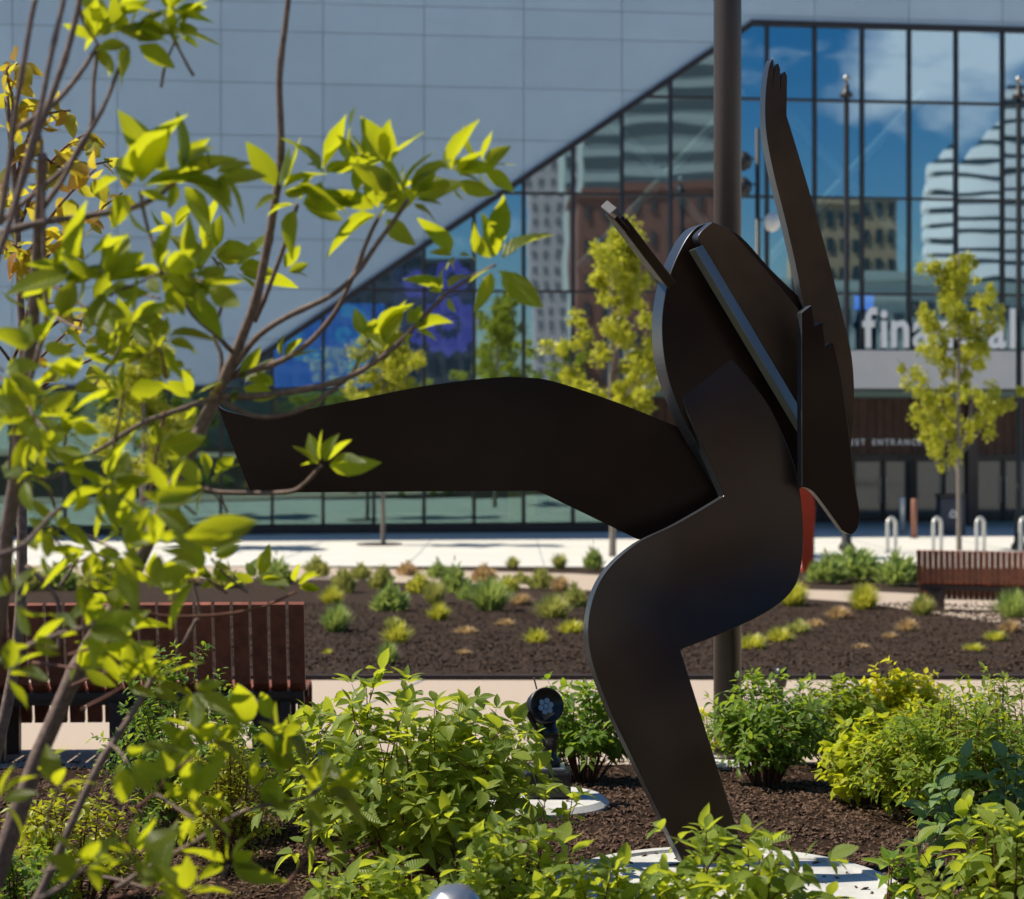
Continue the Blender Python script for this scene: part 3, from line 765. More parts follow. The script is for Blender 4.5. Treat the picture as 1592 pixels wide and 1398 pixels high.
# ------------------------------------------------------------------ street trees
def street_tree_meshes(seed, H, W, n_leaf=20000, ls=.10):
    rg = random.Random(seed); tr = MB()
    zc = H * .30
    pts = smooth_pts([(0, 0, -.1), (.02, .01, H * .2), (-.03, .02, H * .45), (.03, 0, H * .72), (0, .02, H * .95)], 5)
    tr.tube(pts, [.075 * (1 - .85 * i / (len(pts) - 1)) + .008 for i in range(len(pts))], n=8)
    limbs = []; clumps = []
    for i in range(30):
        t = rg.uniform(.30, .95); k = int(t * (len(pts) - 1)); p = pts[k]
        an = rg.uniform(0, 6.283); rel = (t - .27) / .7
        reach = W / 2 * (math.sin(math.pi * min(1, max(.1, rel * .82 + .2))) ** .7) * rg.uniform(.55, 1.12)
        q = p + Vector((math.cos(an) * reach, math.sin(an) * reach, reach * rg.uniform(.55, 1.25)))
        if q.z > H: q.z = H - rg.uniform(0, .3)
        m_ = MB(); sp = smooth_pts([p, p.lerp(q, .5) + Vector((0, 0, -.08)), q], 4)
        m_.tube(sp, [.028 * (1 - .8 * j / (len(sp) - 1)) for j in range(len(sp))], n=5, cap=False); limbs.append(m_)
        for _ in range(7):
            c = sp[rg.randint(3, len(sp) - 1)] + rvec(rg) * rg.uniform(.05, .42)
            clumps.append((c, rg.uniform(.09, .26)))
    lf = MB(); per = n_leaf // len(clumps)
    for c, r in clumps:
        for _ in range(per):
            p = c + rvec(rg) * r * rg.uniform(.3, 1)
            d = (rvec(rg) + Vector((0, 0, -.4))).normalized(); n = (rvec(rg) + Vector((0, 0, .8))).normalized()
            s = d.cross(n)
            if s.length < .01: continue
            s.normalize(); ln = ls * rg.uniform(.6, 1.2)
            lf.add([p, p + d * ln * .5 - s * ln * .38, p + d * ln, p + d * ln * .5 + s * ln * .38], [(0, 1, 2, 3)])
    tm = tr.build('trunk', M['bark_l'], mesh_only=True, smooth=True); lm = [x.build('limb', M['bark_l'], mesh_only=True, smooth=True) for x in limbs]
    fm = lf.build('crown', L['tree'], mesh_only=True)
    return tm, lm, fm
TV = [street_tree_meshes(21, 8.0, 2.9), street_tree_meshes(22, 7.6, 3.2), street_tree_meshes(23, 6.6, 2.6)]
def street_tree(px, D, variant, sz, rz, label, group='young street trees on the plaza', xy=None):
    g = GX(px, D) if xy is None else Vector((xy[0], xy[1], gz(xy[1])))
    root = empty('street_tree', g, label, 'tree', group, rz=rz); root.scale = (sz[0], sz[0], sz[1])
    tm, lm, fm = TV[variant]
    link('trunk', tm, root)
    for x in lm: link('limb', x, root)
    tag(link('crown', fm, root), kind='stuff')
    return root
street_tree(952, 43, 0, (1.1, 1.07), 0, 'yellow-green young tree rising just left of the sculpture torso')
street_tree(1491, 46, 1, (.90, 1.05), 1.1, 'yellow-green young tree standing in front of the word financial')
street_tree(596, 48.6, 2, (.9, .95), 2.0, 'small young tree with a pale stem behind the raised steel leg')
street_tree(222, 47, 2, (1.25, .98), 4.0, 'loose yellow-green young tree behind the foreground shrub at the far left')
MB_ = MB().lathe([(.62, 0), (.62, .02), (.1, .02)], GX(590, 48.6) + Vector((0, 0, .004)), n=28)
tag(MB_.build('tree_grate', M['dsteel']), 'flat dark round grate around the small tree behind the raised leg', 'tree grate')
# trees across the street, seen mirrored low in the glass
for i, (x, y, v, s) in enumerate([(-24, -26, 0, 1.2), (-17, -34, 1, 1.3), (-9, -27, 2, 1.3), (-13, -42, 0, 1.3), (5, -26, 1, 1.1), (12, -33, 2, 1.4), (19, -27, 0, 1.25), (27, -35, 1, 1.35)]):
    street_tree(0, 0, v, (s * 1.3, s), i * 1.3, 'young street tree across the road, mirrored low in the glass, %s from the left' % ['first', 'second', 'third', 'fourth', 'fifth', 'sixth', 'seventh', 'eighth'][i], 'trees mirrored in the glass', xy=(x, y))

# ------------------------------------------------------------------ lamp posts, signal post, pole, racks, posts, bin
def lamp_post(px, D, top_py, label):
    g = GX(px, D); root = empty('street_lamp', g, label, 'street lamp', 'ball-topped dark posts on the plaza')
    T = EYE - (top_py - HY) / F * D
    H = T - g.z
    MB().lathe([(.2, 0), (.2, .12), (.13, .2), (.11, .9), (.075, 1.0), (.07, H - .75), (.05, H - .55)], g, n=14).build('post', M['lamp_iron'], root, smooth=True)
    MB().lathe([(.05, H - .6), (.16, H - .58), (.17, H - .5), (.08, H - .42), (.07, H - .3), (.03, H - .2)], g, n=14).build('bracket', M['lamp_iron'], root, smooth=True)
    MB().lathe([(.0, H - .2), (.07, H - .17), (.1, H - .1), (.07, H - .03), (0, H)], g, n=14).build('finial', M['steel'], root, smooth=True)
lamp_post(1316, 46, 116, 'tall thin dark post with ball finial right of the raised hand')
lamp_post(1584, 46, 118, 'tall thin dark post with ball finial at the right edge of the photo')
g = GX(1178, 45); T = EYE + 450 / F * 45
root = empty('signal_post', g, 'dark signal post with side arms half hidden behind the raised arm', 'signal post')
MB().lathe([(.14, 0), (.14, .25), (.075, .35), (.06, T - g.z)], g, n=12).build('post', M['lamp_iron'], root, smooth=True)
for py, sx in ((250, -1), (290, -1), (345, 1)):
    c = g + Vector((0, 0, 0)); z = EYE - (py - HY) / F * 45
    MB().tube([(g.x, g.y, z + .05), (g.x + sx * .33, g.y, z + .05)], .025, n=6).build('arm', M['lamp_iron'], root)
    MB().lathe([(0, -.26), (.15, -.2), (.22, -.05), (.2, .1), (.08, .22), (0, .24)], (g.x + sx * .36, g.y, z), n=14).build('lamp_head', M['lamp_iron'] if sx < 0 else M['globe'], root, smooth=True)

g = GX(1131, 10.0)
root = empty('flag_pole', g, 'thick plain brown round pole rising out of frame behind the sculpture', 'pole')
MB().lathe([(.077, -.05), (.077, 6.2), (.05, 6.25)], g, n=40).build('shaft', M['pole'], root, smooth=True)
MB().lathe([(.13, 0), (.13, .015), (.10, .03)], g + Vector((0, 0, .055)), n=32).build('collar', M['pole'], root, smooth=True)
tag(MB().lathe([(.26, -.05), (.26, .045), (.24, .06), (0, .06)], g, n=36).build('footing', M['concrete'], smooth=False), 'pale round concrete footing under the brown pole', 'footing')

def bike_rack(px, D, label):
    g = GX(px, D); root = empty('bike_rack', g, label, 'bike rack', 'bicycle loops in front of the entrance')
    pts = []; r = .17; h = .86
    a = Vector((math.cos(R(25)), math.sin(R(60)), 0)).normalized()
    for i in range(5): pts.append(g - a * r + Vector((0, 0, (h - r) * i / 4)))
    for i in range(1, 12):
        t = math.pi * i / 12; pts.append(g - a * r * math.cos(t) + Vector((0, 0, h - r + r * math.sin(t))))
    for i in range(5): pts.append(g + a * r + Vector((0, 0, (h - r) * (1 - i / 4))))
    MB().tube(pts, .048, n=8).build('hoop', M['rack'], root, smooth=True)
    for s in (-1, 1): MB().lathe([(.09, 0), (.09, .015), (.05, .02)], g + a * r * s, n=12).build('foot_plate', M['steel'], root)
for px, lb in ((1386, 'pale steel bike hoop nearest the sculpture, first from the left'), (1457, 'second pale steel bike hoop, just left of the thin tree trunk'),
               (1524, 'third pale steel bike hoop, just right of the thin tree trunk'), (1592, 'pale steel bike hoop cut by the right edge of the photo')):
    bike_rack(px, 45, lb)
for px, D, h, m, lb in ((1403, 54.3, 1.1, M['rack'], 'slim pale bollard before the dark entrance doors'), (1421, 52.0, 1.15, mat('rusty_bollard', (.28, .12, .08), .6), 'slim rusty bollard right of the pale one')):
    g = GX(px, D); root = empty('bollard', g, lb, 'bollard', 'bollards at the entrance')
    MB().lathe([(.085, 0), (.085, h - .04), (.06, h)], g, n=14).build('shaft', m, root, smooth=True)
    MB().lathe([(.13, 0), (.13, .02), (.09, .03)], g, n=14).build('foot_plate', M['steel'], root)
for px, lb in ((1315, 'small white ball light on the plaza below the steel hand'), (1581, 'small white ball light at the foot of the right post')):
    g = GX(px, 47.5); root = empty('ground_light', g, lb, 'light', 'ball lights on the plaza')
    MB().lathe([(0, .06), (.09, .09), (.13, .17), (.09, .26), (0, .3)], g, n=14).build('globe', M['globe'], root, smooth=True)
    MB().lathe([(.09, 0), (.09, .04), (.05, .08)], g, n=12).build('base', M['steel'], root)
g = GX(1478, 54.0); root = empty('recycling_bin', g, 'dark blue recycling bin with a pale triangle mark by the entrance', 'bin')
MB().box(g + Vector((0, 0, .55)), (.75, .6, 1.1)).build('body', M['bin'], root, bevel=.03)
MB().box(g + Vector((0, 0, 1.16)), (.8, .65, .1)).build('lid', M['black'], root, bevel=.02)
tri = MB()
for k in range(3):
    a0, a1 = R(90 + 120 * k), R(90 + 120 * (k + 1))
    c = g + Vector((0, -.31, .62)); p = Vector((math.cos(a0) * .19, 0, math.sin(a0) * .19)); q = Vector((math.cos(a1) * .19, 0, math.sin(a1) * .19))
    e0, e1 = p.lerp(q, .12), p.lerp(q, .82); i0, i1 = e0 * .52, e1 * .52
    tri.prism([c + e0, c + e1, c + i1, c + i0], (0, -.006, 0))
tri.build('recycling_mark', M['white'], root)

# red marker
MD = 36.5; g = GX(1254, MD); root = empty('red_marker', g, 'bright red tapering steel marker seen behind the sculpture hip', 'marker')
MB().prism([(P(x, 0, MD).x, MD, g.z if y is None else P(x, y, MD).z) for x, y in ((1248, None), (1262, None), (1268, 790), (1262, 749), (1228, 749))], (0, .16, 0)).build('plate', M['red'], root, bevel=.008)
MB().box((P(1267, 0, MD).x, MD + .3, g.z + .42), (.07, .05, .84)).build('stake', M['steel'], root)

# ------------------------------------------------------------------ benches
def bench(x0, x1, D, slope, label, nleg, pitch=.1016, w_=.084):
    """slatted bench seen from behind: each slat is backrest, seat and front apron in one bent piece"""
    a = P(x0, 1000, D); b = P(x1, 1000, D + slope); a.z = b.z = 0
    t = (b - a).normalized(); L_ = (b - a).length; aw = Vector((-t.y, t.x, 0))
    zg = gz(D + .1)
    c = (a + b) / 2; root = empty('bench', (c.x, c.y, zg), label, 'bench', 'slatted wooden benches')
    prof = [(-.13, .91), (-.02, .46), (.05, .41), (.42, .40), (.50, .36), (.53, .16)]
    th = .035
    n = int(L_ / pitch)
    for i in range(n):
        o = a + t * (i * pitch + .05); vs = []
        fsn = []
        N = len(prof)
        for (w0, z0) in prof:
            for sgn in (-1, 1):
                for k in (0, 1):
                    # thickness towards inside of the bend
                    vs.append(o + t * (sgn * w_ / 2) + aw * (w0 + k * th * .9) + Vector((0, 0, zg + z0 + k * th * .35)))
        for j in range(N - 1):
            q, r_ = j * 4, (j + 1) * 4
            fsn += [(q, r_, r_ + 2, q + 2), (q + 1, q + 3, r_ + 3, r_ + 1), (q, q + 1, r_ + 1, r_), (q + 2, r_ + 2, r_ + 3, q + 3)]
        fsn += [(0, 2, 3, 1), ((N - 1) * 4, (N - 1) * 4 + 1, (N - 1) * 4 + 3, (N - 1) * 4 + 2)]
        MB().add(vs, fsn).build('slat', M['slat'], root)
    for w0, z0, s in ((.02, .395, .035), (.38, .355, .05), (.06, .355, .035)):
        MB().box(c + aw * w0 + Vector((0, 0, zg + z0)), (n * pitch - .12, .04, s), rz=math.atan2(t.y, t.x)).build('rail', M['dsteel'], root)
    for k in range(nleg):
        o = a + t * (.28 + (L_ - .56) * k / (nleg - 1))
        m_ = Matrix.Rotation(math.atan2(t.y, t.x), 3, 'Z')
        MB().box(o + aw * .04 + Vector((0, 0, zg + .17)), (.21, .06, .37), mat=m_).build('leg', M['dsteel'], root)
        MB().box(o + aw * .40 + Vector((0, 0, zg + .17)), (.21, .06, .37), mat=m_).build('leg', M['dsteel'], root)
        MB().box(o + aw * .22 + Vector((0, 0, zg + .335)), (.10, .42, .04), mat=m_).build('bracket', M['dsteel'], root)
bench(-330, 500, 9.9, .12, 'long reddish slatted bench at left, seen from behind through the shrub', 4)
bench(1424, 1800, 25.9, -.9, 'distant reddish slatted bench at the right edge, on the far walk', 3, .078, .070)

# ------------------------------------------------------------------ the sculpture
class Plane:
    def __init__(s, px, D, phi):
        s.p = P(px, 700, D); s.t = Vector((math.cos(R(phi)), math.sin(R(phi)), 0)); s.n = Vector((-math.sin(R(phi)), math.cos(R(phi)), 0))
    def at(s, px, py):
        d = P(px, py, 1.0) - Vector((0, 0, EYE)); o = Vector((0, 0, EYE))
        k = (s.p - o).dot(s.n) / d.dot(s.n); return o + d * k
def outline(segs):
    """segs: list of runs; each run of more than two points is a smooth curve, runs meet in corners"""
    out = []
    for run in segs:
        pts = [Vector((x, y, 0)) for x, y in run]
        sp = smooth_pts(pts, 7) if len(pts) > 2 else pts
        for p in sp:
            if not out or (p - out[-1]).length > .6: out.append(p)
    if (out[0] - out[-1]).length < .6: out.pop()
    return [(p.x, p.y) for p in out]
sculpt = empty('steel_sculpture', P(1100, 1379, 6.8) * 1.0, 'tall dark steel dancing figure cut from thick flat plates, on a round pad', 'sculpture')
sculpt.location.z = .055; ORI[sculpt.name] = Vector(sculpt.location)
def plate(name, pl, segs, t=.06, bevel=.004, m='sculpt'):
    pts = [pl.at(x, y) for x, y in outline(segs)]
    # make the front face point to the camera
    nrm = Vector()
    for i in range(len(pts)):
        nrm += pts[i].cross(pts[(i + 1) % len(pts)])
    if nrm.dot(pl.n) > 0: pts.reverse()
    o = MB().prism(pts, pl.n * t).build(name, M[m], sculpt, bevel=bevel)
    o.data.materials.append(M['edge'])
    for p_ in o.data.polygons:
        if len(p_.vertices) == 4: p_.material_index = 1
    return o
D0P = Plane(1100, 6.93, 19)
C_ = Plane(1100, 6.72, 17)
_a, _b, _c = D0P.at(1055, 622), D0P.at(1135, 560), P(1100, 1340, 6.70)
C_.p = _c; C_.n = (_b - _a).cross(_c - _a).normalized()
if C_.n.y < 0: C_.n = -C_.n
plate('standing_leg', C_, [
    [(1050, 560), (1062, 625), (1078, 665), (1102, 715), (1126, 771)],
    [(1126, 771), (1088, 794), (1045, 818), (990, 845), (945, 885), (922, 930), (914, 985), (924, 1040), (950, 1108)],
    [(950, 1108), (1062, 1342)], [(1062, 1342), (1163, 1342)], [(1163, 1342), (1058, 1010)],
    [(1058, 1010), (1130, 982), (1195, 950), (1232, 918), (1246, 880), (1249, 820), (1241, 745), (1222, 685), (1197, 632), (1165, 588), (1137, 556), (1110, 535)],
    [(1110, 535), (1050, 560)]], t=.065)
A_ = Plane(1060, 7.06, 2)
plate('raised_leg', A_, [
    [(331, 612), (345, 636), (392, 648)], [(392, 648), (473, 637), (560, 620), (656, 601), (760, 588), (815, 587), (864, 594), (960, 626), (1064, 668)],
    [(1064, 668), (1160, 720)], [(1160, 720), (1140, 800)], [(1140, 800), (1000, 840)], [(990, 838), (836, 763)], [(836, 763), (390, 766)], [(390, 766), (362, 695), (342, 640), (331, 612)]], t=.05, m='sculpt_dark')
D_ = Plane(1100, 6.93, 19)
plate('torso', D_, [
    [(1106, 345), (1080, 356), (1058, 388), (1038, 440), (1029, 505), (1036, 575), (1058, 640), (1084, 690)],
    [(1084, 690), (1140, 780)], [(1140, 780), (1225, 780)], [(1225, 780), (1258, 745)], [(1258, 745), (1262, 480)], [(1262, 480), (1200, 420), (1150, 366), (1106, 345)]], t=.10, m='sculpt_dark')
E_ = Plane(1100, 6.86, 19)
plate('shoulder', E_, [
    [(1094, 386), (1086, 366), (1108, 345)], [(1108, 345), (1134, 357), (1160, 384), (1200, 430), (1243, 482)], [(1243, 482), (1250, 642)], [(1250, 642), (1094, 386)]], t=.06, m='sculpt_brown')
E2 = Plane(1100, 6.825, 19)
q4 = [E2.at(1080, 386), E2.at(1248, 668), E_.at(1248, 641), E_.at(1093, 381)]
nn_ = (q4[1] - q4[0]).cross(q4[3] - q4[0]).normalized()
if nn_.y < 0: nn_ = -nn_
else: pass
MB().prism(q4 if (q4[1] - q4[0]).cross(q4[3] - q4[0]).y < 0 else q4[::-1], nn_ * .03).build('torso_rib', M['rib'], sculpt, bevel=.002)
G_ = Plane(1250, 7.02, 13)
plate('raised_arm', G_, [
    [(1201, 90), (1195, 106), (1190, 150), (1191, 205), (1203, 270), (1223, 350), (1240, 425), (1252, 490)], [(1252, 490), (1290, 735)], [(1290, 735), (1322, 700)],
    [(1322, 700), (1328, 640), (1325, 560), (1310, 490), (1290, 410), (1265, 320), (1240, 235), (1223, 180)],
    [(1223, 180), (1224, 119)], [(1224, 119), (1220, 111), (1216, 116)], [(1216, 116), (1213, 141)], [(1213, 141), (1213, 107)], [(1213, 107), (1209, 98), (1205, 104)], [(1205, 104), (1202, 132)], [(1202, 132), (1203, 96)], [(1203, 96), (1201, 90)]], t=.06, m='sculpt_brown')
F_ = Plane(1290, 6.86, 13)
plate('lowered_arm', F_, [
    [(1247, 757), (1246, 486)], [(1246, 486), (1262, 474)], [(1262, 474), (1267, 508)], [(1267, 508), (1279, 500)], [(1279, 500), (1284, 540)], [(1284, 540), (1296, 532)],
    [(1296, 532), (1308, 585), (1319, 660), (1328, 740), (1338, 800)], [(1338, 800), (1334, 820), (1324, 831), (1310, 825)], [(1310, 825), (1268, 768), (1247, 757)]], t=.05, m='sculpt_dark')
# the thin lower arm seen edge-on, and its hand
def bar(name, p, q, w, d, m):
    t = (q - p).normalized(); s = t.cross(Vector((0, 1, 0))).normalized(); b2 = s.cross(t)
    return MB().prism([p - s * w / 2 - b2 * d / 2, q - s * w / 2 - b2 * d / 2, q + s * w / 2 - b2 * d / 2, p + s * w / 2 - b2 * d / 2], b2 * d).build(name, m, sculpt, bevel=.004)
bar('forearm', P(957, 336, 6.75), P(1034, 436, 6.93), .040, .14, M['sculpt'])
bar('hand', P(946, 322, 6.70), P(962, 343, 6.76), .036, .07, M['hand'])
bar('hand', P(953, 335, 6.62), P(972, 357, 6.70), .020, .04, M['sculpt_dark'])
g = P(1130, 1409, 6.53); g.z = 0
root = empty('concrete_pad', (g.x, g.y, 0), 'large pale round concrete disc under the sculpture foot', 'pad')
MB().lathe([(.655, -.02), (.655, .055), (.645, .065), (.60, .067), (.595, .055), (0, .055)], (g.x, g.y, 0), n=72).build('slab', M['concrete'], root)

# ------------------------------------------------------------------ ground spotlights
g = G(853, 1262); g.z = gz(g.y)
root = empty('concrete_pad', g, 'smaller pale round concrete disc with a sloping rim under the spotlight', 'pad')
MB().lathe([(.278, -.03), (.276, .045), (.25, .068), (0, .070)], g, n=56).build('slab', M['concrete'], root)
g = g + Vector((-.005, .02, .070))
sp = empty('ground_spotlight', g, 'black garden spotlight with round flowered lens standing on a pale pad', 'spotlight')
MB().box(g + Vector((.0, 0, .06)), (.21, .17, .12)).build('housing', M['black'], sp, bevel=.012)
MB().box(g + Vector((.0, 0, .128)), (.16, .14, .016)).build('cap', M['alu'], sp, bevel=.004)
MB().lathe([(.05, 0), (.05, .03), (.034, .04), (.034, .12), (.042, .125), (.042, .17), (.03, .18), (.03, .24)], g + Vector((.01, 0, .136)), n=20).build('neck', M['black'], sp, smooth=True)
tilt = Matrix.Rotation(R(20), 3, 'Z') @ Matrix.Rotation(R(72), 3, 'X')
hc = P(847, 1098, g.y - .02)
MB().lathe([(.03, -.12), (.06, -.10), (.078, -.04), (.082, .03), (.074, .034), (.072, .02)], hc, n=32, mat=tilt).build('head', M['black'], sp, smooth=True)
ln_ = MB().lathe([(.0, .014), (.073, .014), (.073, .018), (0, .020)], hc, n=32, mat=tilt).build('lens', M['lens'], sp, smooth=True)
pet = MB()
for k in range(6):
    a = R(60 * k + 12); c = hc + tilt @ Vector((math.cos(a) * .026 - .004, math.sin(a) * .026 - .004, .0215))
    pet.lathe([(.013, 0), (.013, .003), (0, .005)], c, n=12, mat=tilt)
pet.lathe([(.012, 0), (.012, .004), (0, .006)], hc + tilt @ Vector((-.004, -.004, .0215)), n=12, mat=tilt)
pet.build('diode_cluster', M['led'], sp)
MB().tube([hc + tilt @ Vector((-.09, -.02, 0)), hc + Vector((-.03, 0, -.12)), hc + Vector((0, .02, -.17))], .012, n=8).build('yoke', M['black'], sp)
MB().tube([hc + tilt @ Vector((-.03, .08, 0)), hc + Vector((-.05, 0, .13))], .004, n=6).build('spike', M['steel'], sp)
g = GX(700, 4.5)
g2 = P(702, 1396, 4.5)
sp = empty('floor_lamp', g, 'shiny grey domed lamp hood at the bottom edge of the photo', 'spotlight')
MB().lathe([(.02, -.02), (.02, .30)], g, n=14).build('stem', M['black'], sp, smooth=True)
m_ = Matrix.Rotation(R(-25), 3, 'Y') @ Matrix.Rotation(R(20), 3, 'X')
MB().lathe([(.072, -.14), (.078, -.10), (.078, 0), (.070, .03), (.04, .055), (0, .062)], g2 - Vector((0, 0, .035)), n=36, mat=m_).build('hood', M['alu'], sp, smooth=True)
g = GX(1214, 10.9); sp = empty('small_uplight', g, 'tiny black uplight on the walk edge behind the round bush', 'spotlight')
zt = EYE - (1042 - HY) / F * 10.9
MB().tube([g, (g.x, g.y, zt - .08)], .016, n=8).build('stake', M['black'], sp)
MB().lathe([(.03, -.08), (.045, -.02), (.04, .03), (0, .04)], (g.x, g.y, zt - .02), n=16).build('head', M['black'], sp, smooth=True)

# ------------------------------------------------------------------ small plants on the mound
def tuft_mesh(mkey, seed, style):
    rg = random.Random(seed); mb = MB()
    nb = {'grass': 420, 'low': 260, 'shrub': 900}[style]
    for i in range(nb):
        an = rg.uniform(0, 6.283); lean = rg.uniform(.05, 1.0) ** .8
        r0 = rg.uniform(0, .16); b = Vector((math.cos(an) * r0, math.sin(an) * r0, 0))
        if style == 'shrub':
            c = Vector((math.cos(an) * rg.uniform(0, .42), math.sin(an) * rg.uniform(0, .42), 0)); rr = c.length / .42
            z = rg.uniform(.02, 1.0) ** .8 * (1 - .6 * rr) * (.75 + .5 * noise.noise(Vector((math.cos(an) * 2, math.sin(an) * 2, seed)))); p = c + Vector((0, 0, z))
            d = (Vector((c.x * 1.3, c.y * 1.3, .8)) + rvec(rg) * .5).normalized(); s = d.cross(rvec(rg)).normalized(); ln = rg.uniform(.12, .38)
            mb.add([p, p + d * ln * .5 - s * ln * .11, p + d * ln, p + d * ln * .5 + s * ln * .11], [(0, 1, 2, 3)])
            continue
        h = rg.uniform(.55, 1.0); reach = lean * .5
        tip = b + Vector((math.cos(an) * reach, math.sin(an) * reach, h * (1 - .45 * lean ** 2)))
        mid = b.lerp(tip, .55) + Vector((0, 0, h * .12)); s = Vector((-math.sin(an), math.cos(an), 0)) * (.018 if style == 'grass' else .026)
        mb.add([b - s, b + s, mid + s * .8, mid - s * .8, tip], [(0, 1, 2, 3), (3, 2, 4)])
    return mb.build('tuft', L[mkey], mesh_only=True)
TUFT = {}
def tuft(px, py, w, h, mkey, style, label):
    k = (mkey, style, hash((px, py)) % 3 if False else (px + py) % 3)
    if k not in TUFT: TUFT[k] = tuft_mesh(mkey, 100 + len(TUFT), style)
    g = G(px, py); o = link({'grass': 'grass_clump', 'low': 'grass_tuft', 'shrub': 'small_shrub'}[style], TUFT[k])
    o.location = g + Vector((0, 0, .01)); k2 = 1.12 if style == 'shrub' else 1.35; sw = w / F * g.y * k2; sh = h / F * g.y * k2
    o.scale = (sw, sw, sh); o.rotation_euler = (0, 0, (px * 7 + py) % 6.28)
    tag(o, label, 'plant', 'small plants on the mulch mound')
